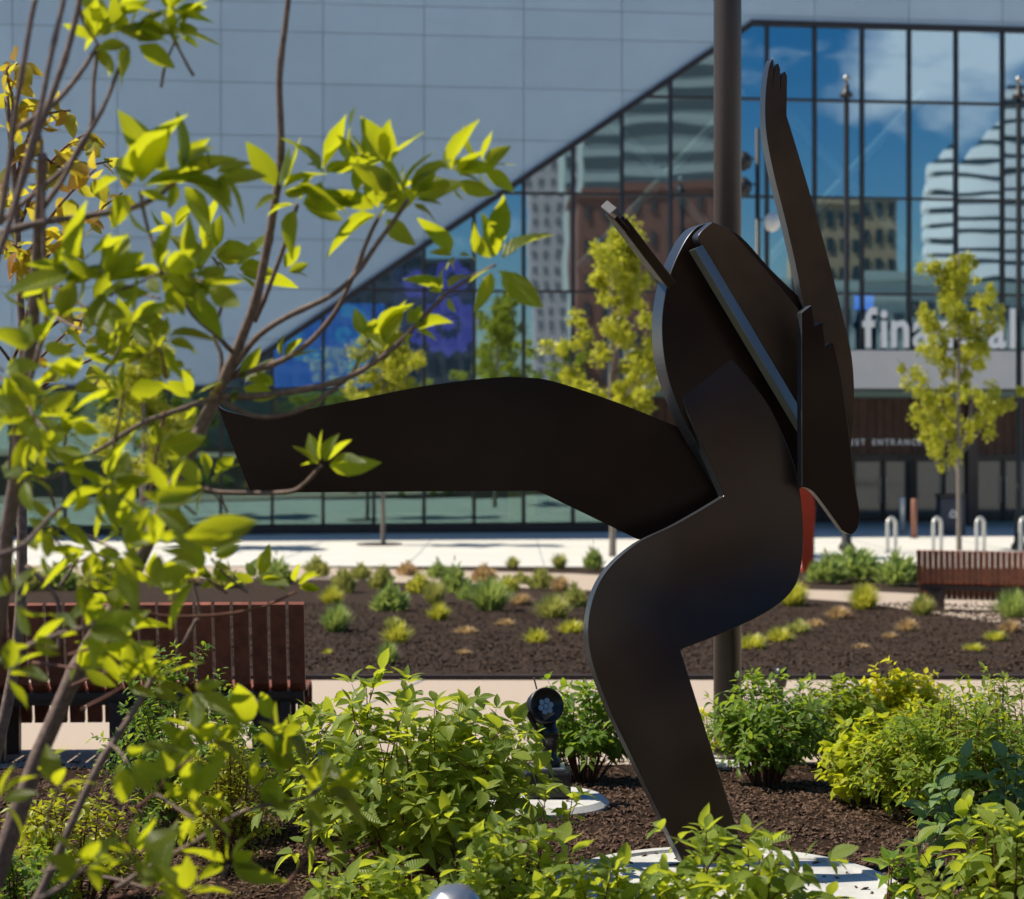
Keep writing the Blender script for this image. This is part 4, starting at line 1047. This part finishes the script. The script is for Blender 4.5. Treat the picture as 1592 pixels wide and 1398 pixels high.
T_ = [
 (493, 900, 34, 34, 'ol', 'shrub', 'dull green little shrub just above the end of the left bench'),
 (534, 927, 36, 42, 'ol', 'shrub', 'olive shrub right of the left bench end, in the back row'),
 (516, 946, 36, 30, 'yg', 'grass', 'yellowish clump hard against the top corner of the left bench'),
 (523, 990, 46, 44, 'gr', 'grass', 'pale green clump beside the right side of the left bench'),
 (509, 1026, 18, 14, 'yg', 'low', 'tiny yellow sprout beside the lower corner of the left bench'),
 (593, 920, 34, 40, 'ol', 'shrub', 'olive shrub directly behind the large green clump left of centre'),
 (607, 958, 54, 48, 'gr', 'shrub', 'large green clump below the middle of the raised steel leg'),
 (650, 928, 36, 34, 'yg', 'shrub', 'yellow-green shrub right of the large green clump'),
 (675, 945, 34, 38, 'ol', 'grass', 'ochre-olive clump in the middle row below the raised thigh'),
 (682, 970, 34, 28, 'yg', 'grass', 'yellowish clump in front of the ochre-olive one, middle of the mound'),
 (681, 902, 30, 28, 'gr', 'shrub', 'small dark green shrub on the far rim below the raised thigh'),
 (707, 926, 40, 44, 'gr', 'shrub', 'upright green shrub left of the widest clump of the mound'),
 (729, 938, 34, 32, 'gr', 'shrub', 'low green shrub touching the left of the widest clump'),
 (752, 908, 36, 28, 'or', 'shrub', 'brownish shrub on the far rim behind the widest clump'),
 (761, 957, 64, 52, 'gr', 'grass', 'widest bright green clump in the centre of the mound'),
 (788, 924, 34, 26, 'yg', 'shrub', 'yellowish shrub behind the right shoulder of the widest clump'),
 (809, 946, 34, 20, 'or', 'low', 'flat rust-coloured tuft right of the widest green clump'),
 (810, 910, 24, 20, 'ol', 'shrub', 'tiny olive shrub on the far rim right of centre'),
 (842, 920, 40, 36, 'ol', 'shrub', 'olive shrub left of the bent steel knee, back row'),
 (871, 926, 34, 26, 'or', 'low', 'rusty tuft between two olive shrubs left of the knee'),
 (860, 970, 54, 40, 'ol', 'grass', 'broad olive clump left of the bent steel knee'),
 (893, 950, 36, 42, 'ol', 'shrub', 'olive shrub touching the left outline of the steel knee'),
 (888, 992, 42, 24, 'yg', 'low', 'low yellow-green tuft touching the steel shin just below the knee'),
 (834, 1008, 36, 26, 'yg', 'low', 'bright yellow tuft standing alone on the near slope of the mound'),
 (785, 979, 30, 14, 'or', 'low', 'dark rusty tuft midway down the mound, right of centre'),
 (724, 992, 34, 15, 'or', 'low', 'flat orange tuft alone in the middle of the mound'),
 (720, 1027, 24, 15, 'or', 'low', 'small orange tuft nearest the walk in the middle of the mound'),
 (617, 1009, 44, 36, 'yg', 'low', 'yellow-green tuft in the near rows right of the left bench'),
 (603, 1043, 34, 40, 'gr', 'low', 'thin green tuft nearest the walk right of the left bench'),
 (611, 980, 26, 18, 'ol', 'low', 'small olive tuft directly behind the yellow-green near tuft'),
 (634, 897, 30, 22, 'or', 'shrub', 'small ochre shrub on the far rim behind the large green clump'),
 (560, 905, 30, 28, 'ol', 'shrub', 'small olive shrub on the far rim above the bench end'),
 (30, 925, 70, 50, 'ol', 'shrub', 'olive shrub behind the left bench at the left edge of the photo'),
 (92, 922, 60, 44, 'gr', 'shrub', 'green shrub behind the left bench, second from the edge'),
 (160, 925, 70, 46, 'ol', 'shrub', 'olive shrub behind the left bench by the leaning stem'),
 (285, 915, 50, 34, 'or', 'shrub', 'brownish shrub behind the left bench under the leaf whorls'),
 (350, 918, 50, 36, 'ol', 'shrub', 'olive shrub behind the middle of the left bench'),
 (430, 912, 50, 40, 'gr', 'shrub', 'green shrub behind the right part of the left bench'),
 (1233, 948, 50, 38, 'yg', 'grass', 'yellow-green clump right below the steel hip'),
 (1168, 1020, 48, 30, 'yg', 'low', 'yellow-green tuft just right of the brown pole'),
 (1211, 1008, 42, 28, 'yg', 'low', 'second yellow-green tuft right of the brown pole'),
 (1240, 994, 38, 26, 'ol', 'low', 'third, duller tuft right of the brown pole'),
 (1265, 982, 32, 16, 'or', 'low', 'rusty tuft below the green planting right of the hip'),
 (1303, 970, 38, 24, 'or', 'grass', 'brown-tipped clump left of a taller yellow-green one, right of the hip'),
 (1343, 954, 48, 40, 'yg', 'grass', 'taller yellow-green clump in front of the far walk'),
 (1434, 964, 38, 34, 'ol', 'grass', 'olive clump in front of the left leg of the far bench'),
 (1338, 1017, 30, 13, 'or', 'low', 'flat rusty tuft nearest the golden mound'),
 (1384, 999, 24, 13, 'or', 'low', 'tiny rusty tuft left of a larger ochre one'),
 (1410, 990, 36, 24, 'or', 'low', 'ochre-brown tuft below the olive clump at the far bench'),
 (1513, 1020, 32, 17, 'yg', 'low', 'small yellow tuft at the right, nearest the walk'),
 (1547, 1004, 34, 20, 'yg', 'low', 'yellow-green tuft behind the small yellow one at the right'),
 (1570, 991, 34, 24, 'or', 'low', 'rusty tuft in front of the green clump at the far bench'),
 (1574, 968, 54, 44, 'gr', 'grass', 'bright green clump in front of the far bench seat'),
 (922, 888, 30, 34, 'gr', 'shrub', 'small green shrub on the far rim touching the knee outline'),
 (870, 886, 26, 22, 'ol', 'low', 'sparse dark sprig in the strip beside the plaza, left of the knee'),
 (797, 886, 22, 18, 'ol', 'low', 'sparse dark sprig in the strip beside the plaza, farther left'),
 (1284, 908, 56, 42, 'gr', 'shrub', 'leafy green plant at the hip, left of three before the plaza'),
 (1330, 905, 78, 52, 'gr', 'shrub', 'leafy green plant in the middle of three before the plaza'),
 (1398, 912, 62, 50, 'gr', 'shrub', 'leafy green plant touching the left end of the far bench'),
]
for t in T_: tuft(*t)

# ------------------------------------------------------------------ shrubs in the near bed
cnt = []
def B(*a, **k):
    r, n = bush(*a, **k); cnt.append((a[0], n)); return r
B('dogwood_bush', 'broad light green leafy bush left of the spotlight, in front of the walk', 'bush', 640, 6.6, 430, 1052, 'dog', .10, n_stem=62, seed=31, spray=.62, low=.2)
B('dogwood_bush', 'leafy bush at the left bench end, partly behind the broad light green bush', 'bush', 500, 7.6, 150, 1085, 'dog', .085, n_stem=18, seed=32, spray=.6)
B('dogwood_bush', 'near leafy bush along the bottom edge below the spotlight', 'bush', 800, 5.5, 320, 1285, 'dog', .085, n_stem=34, seed=33, spray=.6)
B('dogwood_bush', 'near leafy bush in front of the sculpture foot and pad', 'bush', 1140, 5.25, 290, 1272, 'dog', .10, n_stem=28, seed=34, spray=.62)
B('dogwood_bush', 'leafy bush filling the lower right corner', 'bush', 1570, 5.9, 300, 1255, 'dog', .095, n_stem=34, seed=35, spray=.6)
B('dogwood_bush', 'near leafy bush between the floor lamp and the sculpture pad', 'bush', 960, 5.3, 260, 1318, 'dog', .095, n_stem=26, seed=51, spray=.6)
B('dogwood_bush', 'near leafy bush at the bottom edge left of the grey lamp hood', 'bush', 590, 5.6, 200, 1335, 'dog', .095, n_stem=24, seed=52, spray=.6)
B('small_leaf_bush', 'fine-leaved bush in front of the left bench', 'bush', 300, 7.6, 210, 1010, 'mid', .045, n_stem=46, seed=36, cap=200, spray=.6)
B('feathery_bush', 'feathery lime bush below the left bench leg', 'bush', 350, 7.0, 130, 1130, 'lime', .035, n_stem=36, seed=37, cap=0, shape='lance', ratio=.35, spray=.5)
B('flowering_bush', 'lime-tipped small bush in the lower left corner', 'bush', 120, 6.4, 190, 1215, 'lime', .05, n_stem=34, seed=38, cap=150, shape='lance', ratio=.4, spray=.55)
B('low_bush', 'dark small-leaved bush at the bottom left edge', 'bush', 30, 5.9, 170, 1300, 'mid', .04, n_stem=34, seed=39, cap=150, spray=.6)
B('hydrangea_bush', 'rounded green bush between spotlight and steel shin', 'bush', 908, 9.1, 155, 1052, 'mid', .07, n_stem=44, seed=40, spray=.55, low=.28)
B('round_bush', 'neat round dark green bush right of the brown pole', 'bush', 1190, 8.95, 170, 1052, 'dark', .07, n_stem=60, seed=41, shape='lance', ratio=.42, spray=.5, low=.25)
B('golden_bush', 'golden yellow mounded bush right of the round green bush', 'bush', 1398, 10.0, 150, 1033, 'gold', .05, n_stem=70, seed=42, cap=250, spray=.5, ratio=.75)
B('lime_bush', 'pale lime bush left of the golden mound', 'bush', 1305, 9.7, 150, 1052, 'lgreen', .055, n_stem=56, seed=43, cap=200, spray=.55, ratio=.7)
B('golden_bush', 'lower golden bush with green lobed leaves beside the dark mulch', 'bush', 1362, 8.3, 130, 1112, 'lgold', .065, n_stem=44, seed=44, cap=250, spray=.55, ratio=.8)
B('pointed_leaf_bush', 'large dense dark green bush at the right, narrow pointed leaves', 'bush', 1485, 7.9, 290, 1068, 'lgreen', .062, n_stem=110, seed=45, shape='lance', ratio=.36, spray=.5, low=.1)
B('pointed_leaf_bush', 'upright bush at the right edge behind the dense one', 'bush', 1590, 8.8, 180, 1040, 'dog', .06, n_stem=46, seed=46, shape='lance', ratio=.4, spray=.5)
B('blue_leaf_bush', 'loose bush with blue-green leaves at the right edge', 'bush', 1545, 6.8, 210, 1165, 'blue', .10, n_stem=8, seed=47, spray=.75)
B('yellow_sprig', 'small yellow plant at the foot of the brown pole', 'plant', 1094, 9.7, 26, 1098, 'gold', .04, n_stem=8, seed=48, cap=40, spray=.6)
B('leafy_sprout', 'few-leaved sprout beside the sculpture pad, right side', 'plant', 1362, 6.2, 90, 1290, 'mid', .09, n_stem=3, seed=49, spray=1.0, cap=60)
B('leafy_sprout', 'thin yellow sprig leaning in front of the spotlight pad', 'plant', 868, 6.2, 80, 1190, 'dog', .07, n_stem=3, seed=50, spray=1.2, cap=60)

# ------------------------------------------------------------------ foreground shrub, leaf by leaf
rg = random.Random(77)
base = Vector((-1.44, 4.125, 0))
shrub = empty('foreground_shrub', base, 'tall open shrub with large backlit leaves filling the left foreground', 'shrub')
def pl(pts, D0_, D1_, w0, w1, name='branch', m='bark'):
    """polyline in photo coordinates with distance running D0_..D1_ and width in photo pixels"""
    D0_ *= 1.25; D1_ *= 1.25
    n = len(pts); P3 = [P(x, y, D0_ + (D1_ - D0_) * i / (n - 1)) for i, (x, y) in enumerate(pts)]
    sp = smooth_pts(P3, 5)
    # slight natural waver
    for i, p in enumerate(sp):
        if 0 < i < len(sp) - 1: p += noise.noise_vector(p * 9) * .004
    k = len(sp) - 1
    rad = [(w0 + (w1 - w0) * i / k) / 2 / F * sp[i].y for i in range(len(sp))]
    for i in range(3, len(sp), 7): rad[i] *= 1.16
    MB().tube(sp, rad, n=8).build(name, M[m], shrub, smooth=True)
    return sp
pl([(-250, 2195), (-180, 1900), (-70, 1540), (0, 1345), (62, 1170), (130, 1020), (190, 925), (250, 800), (300, 690), (338, 612)], 3.3, 3.3, 34, 20, 'trunk')
pl([(338, 612), (370, 540), (396, 470), (412, 400), (426, 330), (437, 215), (435, 120), (448, 0), (452, -60)], 3.3, 3.15, 18, 8)
pl([(352, 590), (400, 522), (470, 482), (540, 440), (592, 370), (634, 310)], 3.3, 3.1, 11, 7)
pl([(360, 585), (455, 552), (512, 500), (550, 430), (578, 360), (592, 332)], 3.3, 3.2, 10, 6)
pl([(340, 618), (430, 612), (520, 594), (595, 556), (645, 508), (692, 458)], 3.3, 3.2, 11, 7)
pl([(338, 622), (400, 646), (470, 636), (540, 588), (575, 528)], 3.3, 3.25, 8, 5)
pl([(692, 458), (735, 430), (770, 412)], 3.2, 3.15, 6, 4)
pl([(396, 500), (420, 440), (452, 352), (462, 318)], 3.3, 3.2, 8, 6)
pl([(338, 618), (290, 634), (225, 655), (160, 695), (110, 722)], 3.3, 3.1, 9, 6)
pl([(368, 552), (340, 525), (300, 490), (268, 440)], 3.3, 3.0, 8, 5)
pl([(332, 640), (345, 560), (332, 520), (346, 470), (345, 430), (330, 400)], 3.35, 3.4, 7, 4)
# left hand stems
pl([(-250, 2195), (-200, 1700), (-80, 1250), (-10, 1000), (15, 800), (36, 640), (52, 480), (62, 330), (66, 240)], 3.3, 2.9, 32, 15, 'trunk')
pl([(40, 620), (70, 500), (68, 360), (66, 240), (60, 200)], 2.95, 2.9, 8, 5)
pl([(20, 330), (60, 205), (100, 95), (122, 10), (128, -60)], 2.9, 2.9, 12, 9)
pl([(-10, 420), (20, 330), (45, 240), (75, 110), (98, 0), (104, -60)], 2.8, 2.8, 10, 8)
pl([(0, 350), (18, 230), (35, 110), (58, -10)], 2.85, 2.8, 10, 8)
pl([(0, 346), (45, 308), (112, 250), (140, 200), (145, 130), (152, 68)], 2.95, 3.0, 9, 6)
pl([(64, 328), (96, 280), (122, 230), (146, 192), (172, 138), (198, 72)], 2.95, 3.0, 9, 6)
pl([(0, 362), (60, 346), (130, 338), (200, 326), (250, 302), (276, 280)], 2.9, 3.0, 12, 7)
pl([(30, 200), (80, 165), (120, 118), (152, 70)], 2.9, 3.0, 10, 7)
pl([(218, 298), (224, 340), (238, 385), (258, 438)], 3.0, 2.95, 6, 5)
pl([(125, 15), (132, 40), (150, 66)], 2.9, 3.0, 5, 4)
pl([(-60, 1600), (40, 1430), (82, 1345), (143, 1213), (179, 1148), (215, 1094), (240, 1050)], 3.0, 3.1, 15, 9)
pl([(-60, 1060), (0, 1027), (64, 996), (129, 977), (160, 965)], 2.8, 2.8, 12, 8)
pl([(190, 925), (235, 955), (310, 958), (400, 945), (462, 920)], 3.3, 3.4, 6, 4, m='bark_r')
pl([(285, 1002), (305, 965), (312, 957), (300, 905), (292, 890)], 3.4, 3.4, 6, 4)
pl([(300, 750), (342, 766), (440, 766), (474, 752), (500, 724)], 3.3, 3.2, 7, 6)
pl([(255, 640), (240, 720), (232, 770), (220, 775)], 3.2, 3.2, 5, 4, m='bark_r')
pl([(-20, 870), (35, 850), (80, 800), (100, 790)], 2.7, 2.8, 9, 7)
pl([(40, 880), (85, 925), (92, 960), (90, 1010)], 3.4, 3.4, 8, 6)
pl([(92, 915), (110, 890), (122, 868)], 3.4, 3.4, 6, 4)
pl([(213, 1255), (245, 1230), (262, 1205), (300, 1180)], 3.1, 3.0, 6, 4, m='bark_r')
pl([(180, 1380), (230, 1350), (300, 1310), (380, 1260), (470, 1240), (500, 1225)], 3.0, 3.0, 8, 5)
pl([(320, 1400), (340, 1372), (355, 1345)], 3.0, 3.0, 6, 5)
pl([(430, 1400), (470, 1340), (482, 1290), (478, 1262)], 3.0, 3.0, 6, 4, m='bark_r')
pl([(60, 1398), (100, 1375), (130, 1350)], 2.6, 2.6, 8, 6)
pl([(110, 722), (90, 740), (70, 745)], 3.1, 3.0, 6, 4)
fl = []
def whorl(px, py, D, dirs, size, extra=0, spread=35):
    """leaves leaving one twig tip; dirs: photo angles in degrees (0 right, 90 up), size in photo pixels"""
    D *= 1.25; p = P(px, py, D)
    for i, a in enumerate(list(dirs) + [rg.uniform(0, 360) for _ in range(extra)]):
        a = R(a + rg.uniform(-8, 8)); tow = rg.uniform(-.75, .75)
        d = Vector((math.cos(a), tow, math.sin(a))).normalized()
        nrm = (Vector((-.5, .55 * (1 if rg.random() < .55 else -1), .62)) + rvec(rg) * .85).normalized()
        s_ = size * .82 * rg.uniform(.5, 1.15) * (1 if i < len(dirs) else .7) / math.sqrt(1 - tow * tow * .5)
        q = p + d * .004 + rvec(rg) * .004
        fl.append((q, d, nrm, s_ / F * D))
W = [  # px, py, D, angles, size, extra
 (152, 66, 3.0, (60, 95, 120, 30, 150), 105, 3), (205, 66, 3.0, (10, -15, 35, 70, 100, 50), 118, 3), (180, 20, 3.0, (20, 60, 100, 150), 95, 2), (265, 20, 3.0, (10, 40, 80), 85, 1),
 (210, 296, 2.95, (100, 80, 55, 35, 125, 20), 135, 3), (277, 280, 3.0, (5, -12, 30, 60, 90, 140), 125, 4), (330, 270, 3.0, (-10, 20, -30), 95, 1),
 (436, 300, 3.15, (95, 75, 60, 110, 10), 92, 2), (462, 320, 3.2, (10, 60, 90, -5, 35), 100, 2), (500, 275, 3.15, (110, 70, 40, 15), 100, 2),
 (592, 332, 3.2, (100, 75, 125, 150, 178, 55), 112, 3), (634, 310, 3.1, (95, 60, 35, 15, 120, -10, 150), 105, 4), (700, 275, 3.1, (75, 45, 20, 0, 100), 105, 3), (560, 250, 3.15, (95, 60, 120), 85, 2),
 (745, 262, 3.15, (15, 40, 70, 110, -20), 80, 2), (600, 262, 3.1, (85, 110, 50), 85, 1),
 (328, 402, 3.4, (95, 120, 70, 40, 15, 150, -5), 88, 4), (360, 420, 3.35, (0, 20, -12), 105, 1), (270, 360, 3.4, (150, 110, 60), 60, 2), (440, 425, 3.3, (10, 60), 60, 0),
 (258, 440, 2.95, (60, 100, 20, 140, -30, -60), 100, 4), (165, 445, 2.9, (80, 110, 45, 150, 20, -20), 105, 5), (120, 420, 2.9, (100, 60, 160, 200), 95, 3), (205, 500, 2.9, (40, 80, 10, -30, 150, -70), 105, 5),
 (255, 530, 2.95, (30, -20, 80, -60, 120), 90, 4), (90, 500, 2.85, (80, 140, 200, 20), 95, 3), (60, 540, 2.8, (170, 120, -10, 60), 95, 2), (130, 560, 2.9, (0, -30, 40, 200), 95, 2),
 (575, 528, 3.25, (110, 80, 60), 92, 1), (600, 545, 3.25, (70, 40, 105), 90, 1), (640, 512, 3.2, (-2, 15, 70, 100), 88, 1), (692, 458, 3.2, (95, 130, 60), 70, 1),
 (770, 412, 3.15, (95, 78, -40, -55, 40, 120), 108, 1), (710, 398, 3.2, (120, 170, 20), 70, 1), (372, 600, 3.3, (-20, 30, 60), 85, 1), (430, 605, 3.3, (160, 140), 55, 0), (440, 560, 3.25, (15, 60, 100), 65, 0),
 (500, 724, 3.2, (120, 95, 45, 20, 0, 135, 70), 112, 1), (300, 620, 3.3, (100, 150, 30), 70, 2), (245, 700, 3.2, (80, 50, 15, 110), 95, 1), (330, 740, 3.25, (45, 100, 70), 75, 0),
 (110, 600, 2.9, (20, -10, 60, 170, 120), 95, 2), (100, 660, 2.95, (10, -15, 40, -50), 85, 2), (70, 690, 2.9, (-20, -60, 20, 140), 100, 2), (40, 740, 2.8, (20, -20, -70, 100), 90, 3),
 (110, 725, 3.0, (0, 30, -30, -80), 100, 2), (150, 770, 2.9, (10, -20, 50, -60), 105, 3), (190, 830, 2.85, (70, 100, 20, -50), 100, 3), (230, 790, 2.6, (5, 25, -15, -60), 120, 2), (250, 850, 2.6, (30, 60, -20, 160), 110, 3),
 (270, 835, 2.5, (2, -4), 165, 0), (60, 860, 2.8, (60, 100, -80, 20), 95, 3), (20, 930, 2.7, (70, 20, -40), 95, 2), (130, 900, 2.9, (40, 80, 10, -60, 120), 105, 3),
 (180, 960, 2.9, (60, 20, -30, 100, -80), 105, 3), (240, 910, 3.2, (20, 50, 0, 100, -30), 92, 2), (335, 905, 3.3, (90, 60, 120, 20, 150), 80, 2), (400, 905, 3.35, (90, 70, 110, 2, -4, 178, 20), 95, 2), (460, 912, 3.4, (0, 95, -8, 30), 62, 1),
 (130, 985, 2.8, (30, 60, 0, 150, -30), 110, 2), (50, 1000, 2.75, (60, 120, 10, -40), 95, 2), (10, 1050, 2.7, (40, 0, 80, -60), 95, 2), (235, 1060, 3.1, (60, 100, 20, 140, -10, -40), 112, 3), (300, 1075, 3.0, (10, -20, 40, -70), 95, 2),
 (320, 1160, 3.0, (80, 20, -30, 110), 105, 2), (395, 1230, 3.0, (85, 60, 100, 20), 110, 2), (500, 1225, 3.0, (15, 35, 70, 100, -10, 140), 105, 3), (470, 1250, 3.0, (160, 120, -20, 60), 95, 2),
 (210, 1330, 2.8, (30, 60, 100, 140), 110, 3), (130, 1350, 2.6, (20, 60, -10, 120, 160), 105, 2), (355, 1345, 3.0, (60, 20, 100, 140, -10, 40), 100, 2), (290, 1392, 2.9, (20, 80, 50, 140), 90, 1), (-5, 1250, 2.6, (60, 90, 20, -40), 105, 1), (60, 1200, 2.9, (60, 10), 70, 1),
 (435, 1150, 3.1, (80, 50, 20, 110), 80, 1), (260, 1180, 3.1, (40, 60), 90, 0)]
for w in W: whorl(w[0], w[1], w[2], w[3], w[4] * (1.14 if w[1] < 480 else .88), w[5] + (1 if w[1] < 480 else 0))
def infill(x0, x1, y0, y1, n, D0_, D1_, size):
    for _ in range(n):
        x, y, D = rg.uniform(x0, x1), rg.uniform(y0, y1), rg.uniform(D0_, D1_)
        a = rg.uniform(30, 150) if rg.random() < .7 else rg.uniform(-60, 30)
        a0 = R(a + 180 + rg.uniform(-35, 35)); ln = rg.uniform(40, 95)
        pl([(x + math.cos(a0) * ln, y - math.sin(a0) * ln), (x + math.cos(a0) * ln * .5 + rg.uniform(-6, 6), y - math.sin(a0) * ln * .5), (x, y)], D + .1, D, 5, 3.5, name='twig', m='bark_r' if rg.random() < .4 else 'bark')
        whorl(x, y, D, [a + q for q in (0, 45, -45, 85, -80)][:rg.randint(3, 5)], size * rg.uniform(.75, 1.1), rg.randint(1, 3))
infill(40, 320, 385, 560, 10, 2.8, 3.2, 100)
infill(0, 200, 560, 760, 9, 2.8, 3.1, 95)
infill(60, 330, 740, 930, 9, 2.7, 3.2, 100)
infill(0, 200, 900, 1080, 5, 2.8, 3.2, 95)
infill(180, 480, 1080, 1290, 5, 3.0, 3.3, 95)
infill(0, 330, 1180, 1390, 7, 2.7, 3.2, 95)
infill(120, 300, 0, 60, 3, 3.0, 3.0, 95)
put_leaves(shrub, fl, 'fore', 'ovate', .42, 300, rg)
cnt.append(('foreground', len(fl)))

# ------------------------------------------------------------------ second shrub with small yellow and rust leaves behind it
rg = random.Random(91)
b = Vector((-1.75, 5.3, 0)); rsh = empty('rust_leaf_shrub', b, 'slender shrub with small yellow and rust leaves at the far left', 'shrub')
def pl2(pts, D0_, D1_, w0, w1, name='branch', m='bark_r'):
    n = len(pts); sp = smooth_pts([P(x, y, D0_ + (D1_ - D0_) * i / (n - 1)) for i, (x, y) in enumerate(pts)], 4); k = len(sp) - 1
    MB().tube(sp, [(w0 + (w1 - w0) * i / k) / 2 / F * sp[i].y for i in range(len(sp))], n=6).build(name, M[m], rsh, smooth=True); return sp
pl2([(-128, 1585), (-40, 1300), (20, 1050), (34, 870), (32, 700), (36, 560), (30, 440), (24, 300), (10, 150)], 5.3, 5.3, 22, 8, 'trunk', 'bark')
lv = []
twigs = [[(30, 420), (70, 350), (110, 300), (150, 262)], [(28, 360), (60, 280), (100, 230), (140, 205)], [(22, 300), (40, 220), (70, 180), (110, 172)], [(30, 470), (60, 420), (90, 380), (150, 330), (190, 300)],
         [(15, 230), (20, 160), (10, 110), (30, 100)], [(24, 330), (10, 300), (-20, 260)], [(34, 600), (60, 560), (100, 520), (150, 480)], [(34, 590), (0, 540), (-30, 520)],
         [(36, 640), (80, 590), (140, 560), (200, 530), (215, 500)], [(20, 560), (60, 480), (110, 470)], [(32, 520), (50, 450), (40, 400), (20, 380)], [(34, 560), (90, 500), (150, 505), (200, 512)], [(28, 400), (0, 380), (-20, 400)], [(30, 260), (60, 240), (100, 262), (175, 250)]]
for tw in twigs:
    sp = pl2(tw, 5.3, 5.3 + rg.uniform(-.4, .4), 6, 3)
    for j in range(2, len(sp)):
        for _ in range(2 if sp[j].z > P(0, 430, 5.3).z else (1 if rg.random() < .45 else 0)):
            d = (rvec(rg) + Vector((.2, 0, -.35))).normalized()
            lv.append((sp[j] + rvec(rg) * .01, d, (Vector((0, -.3, .6)) + rvec(rg)).normalized(), rg.uniform(.05, .085)))
            q = sp[j]
put_leaves(rsh, lv, 'rust', 'ovate', .6, 300, rg)
print('LEAVES', cnt, 'objects', len(bpy.data.objects))
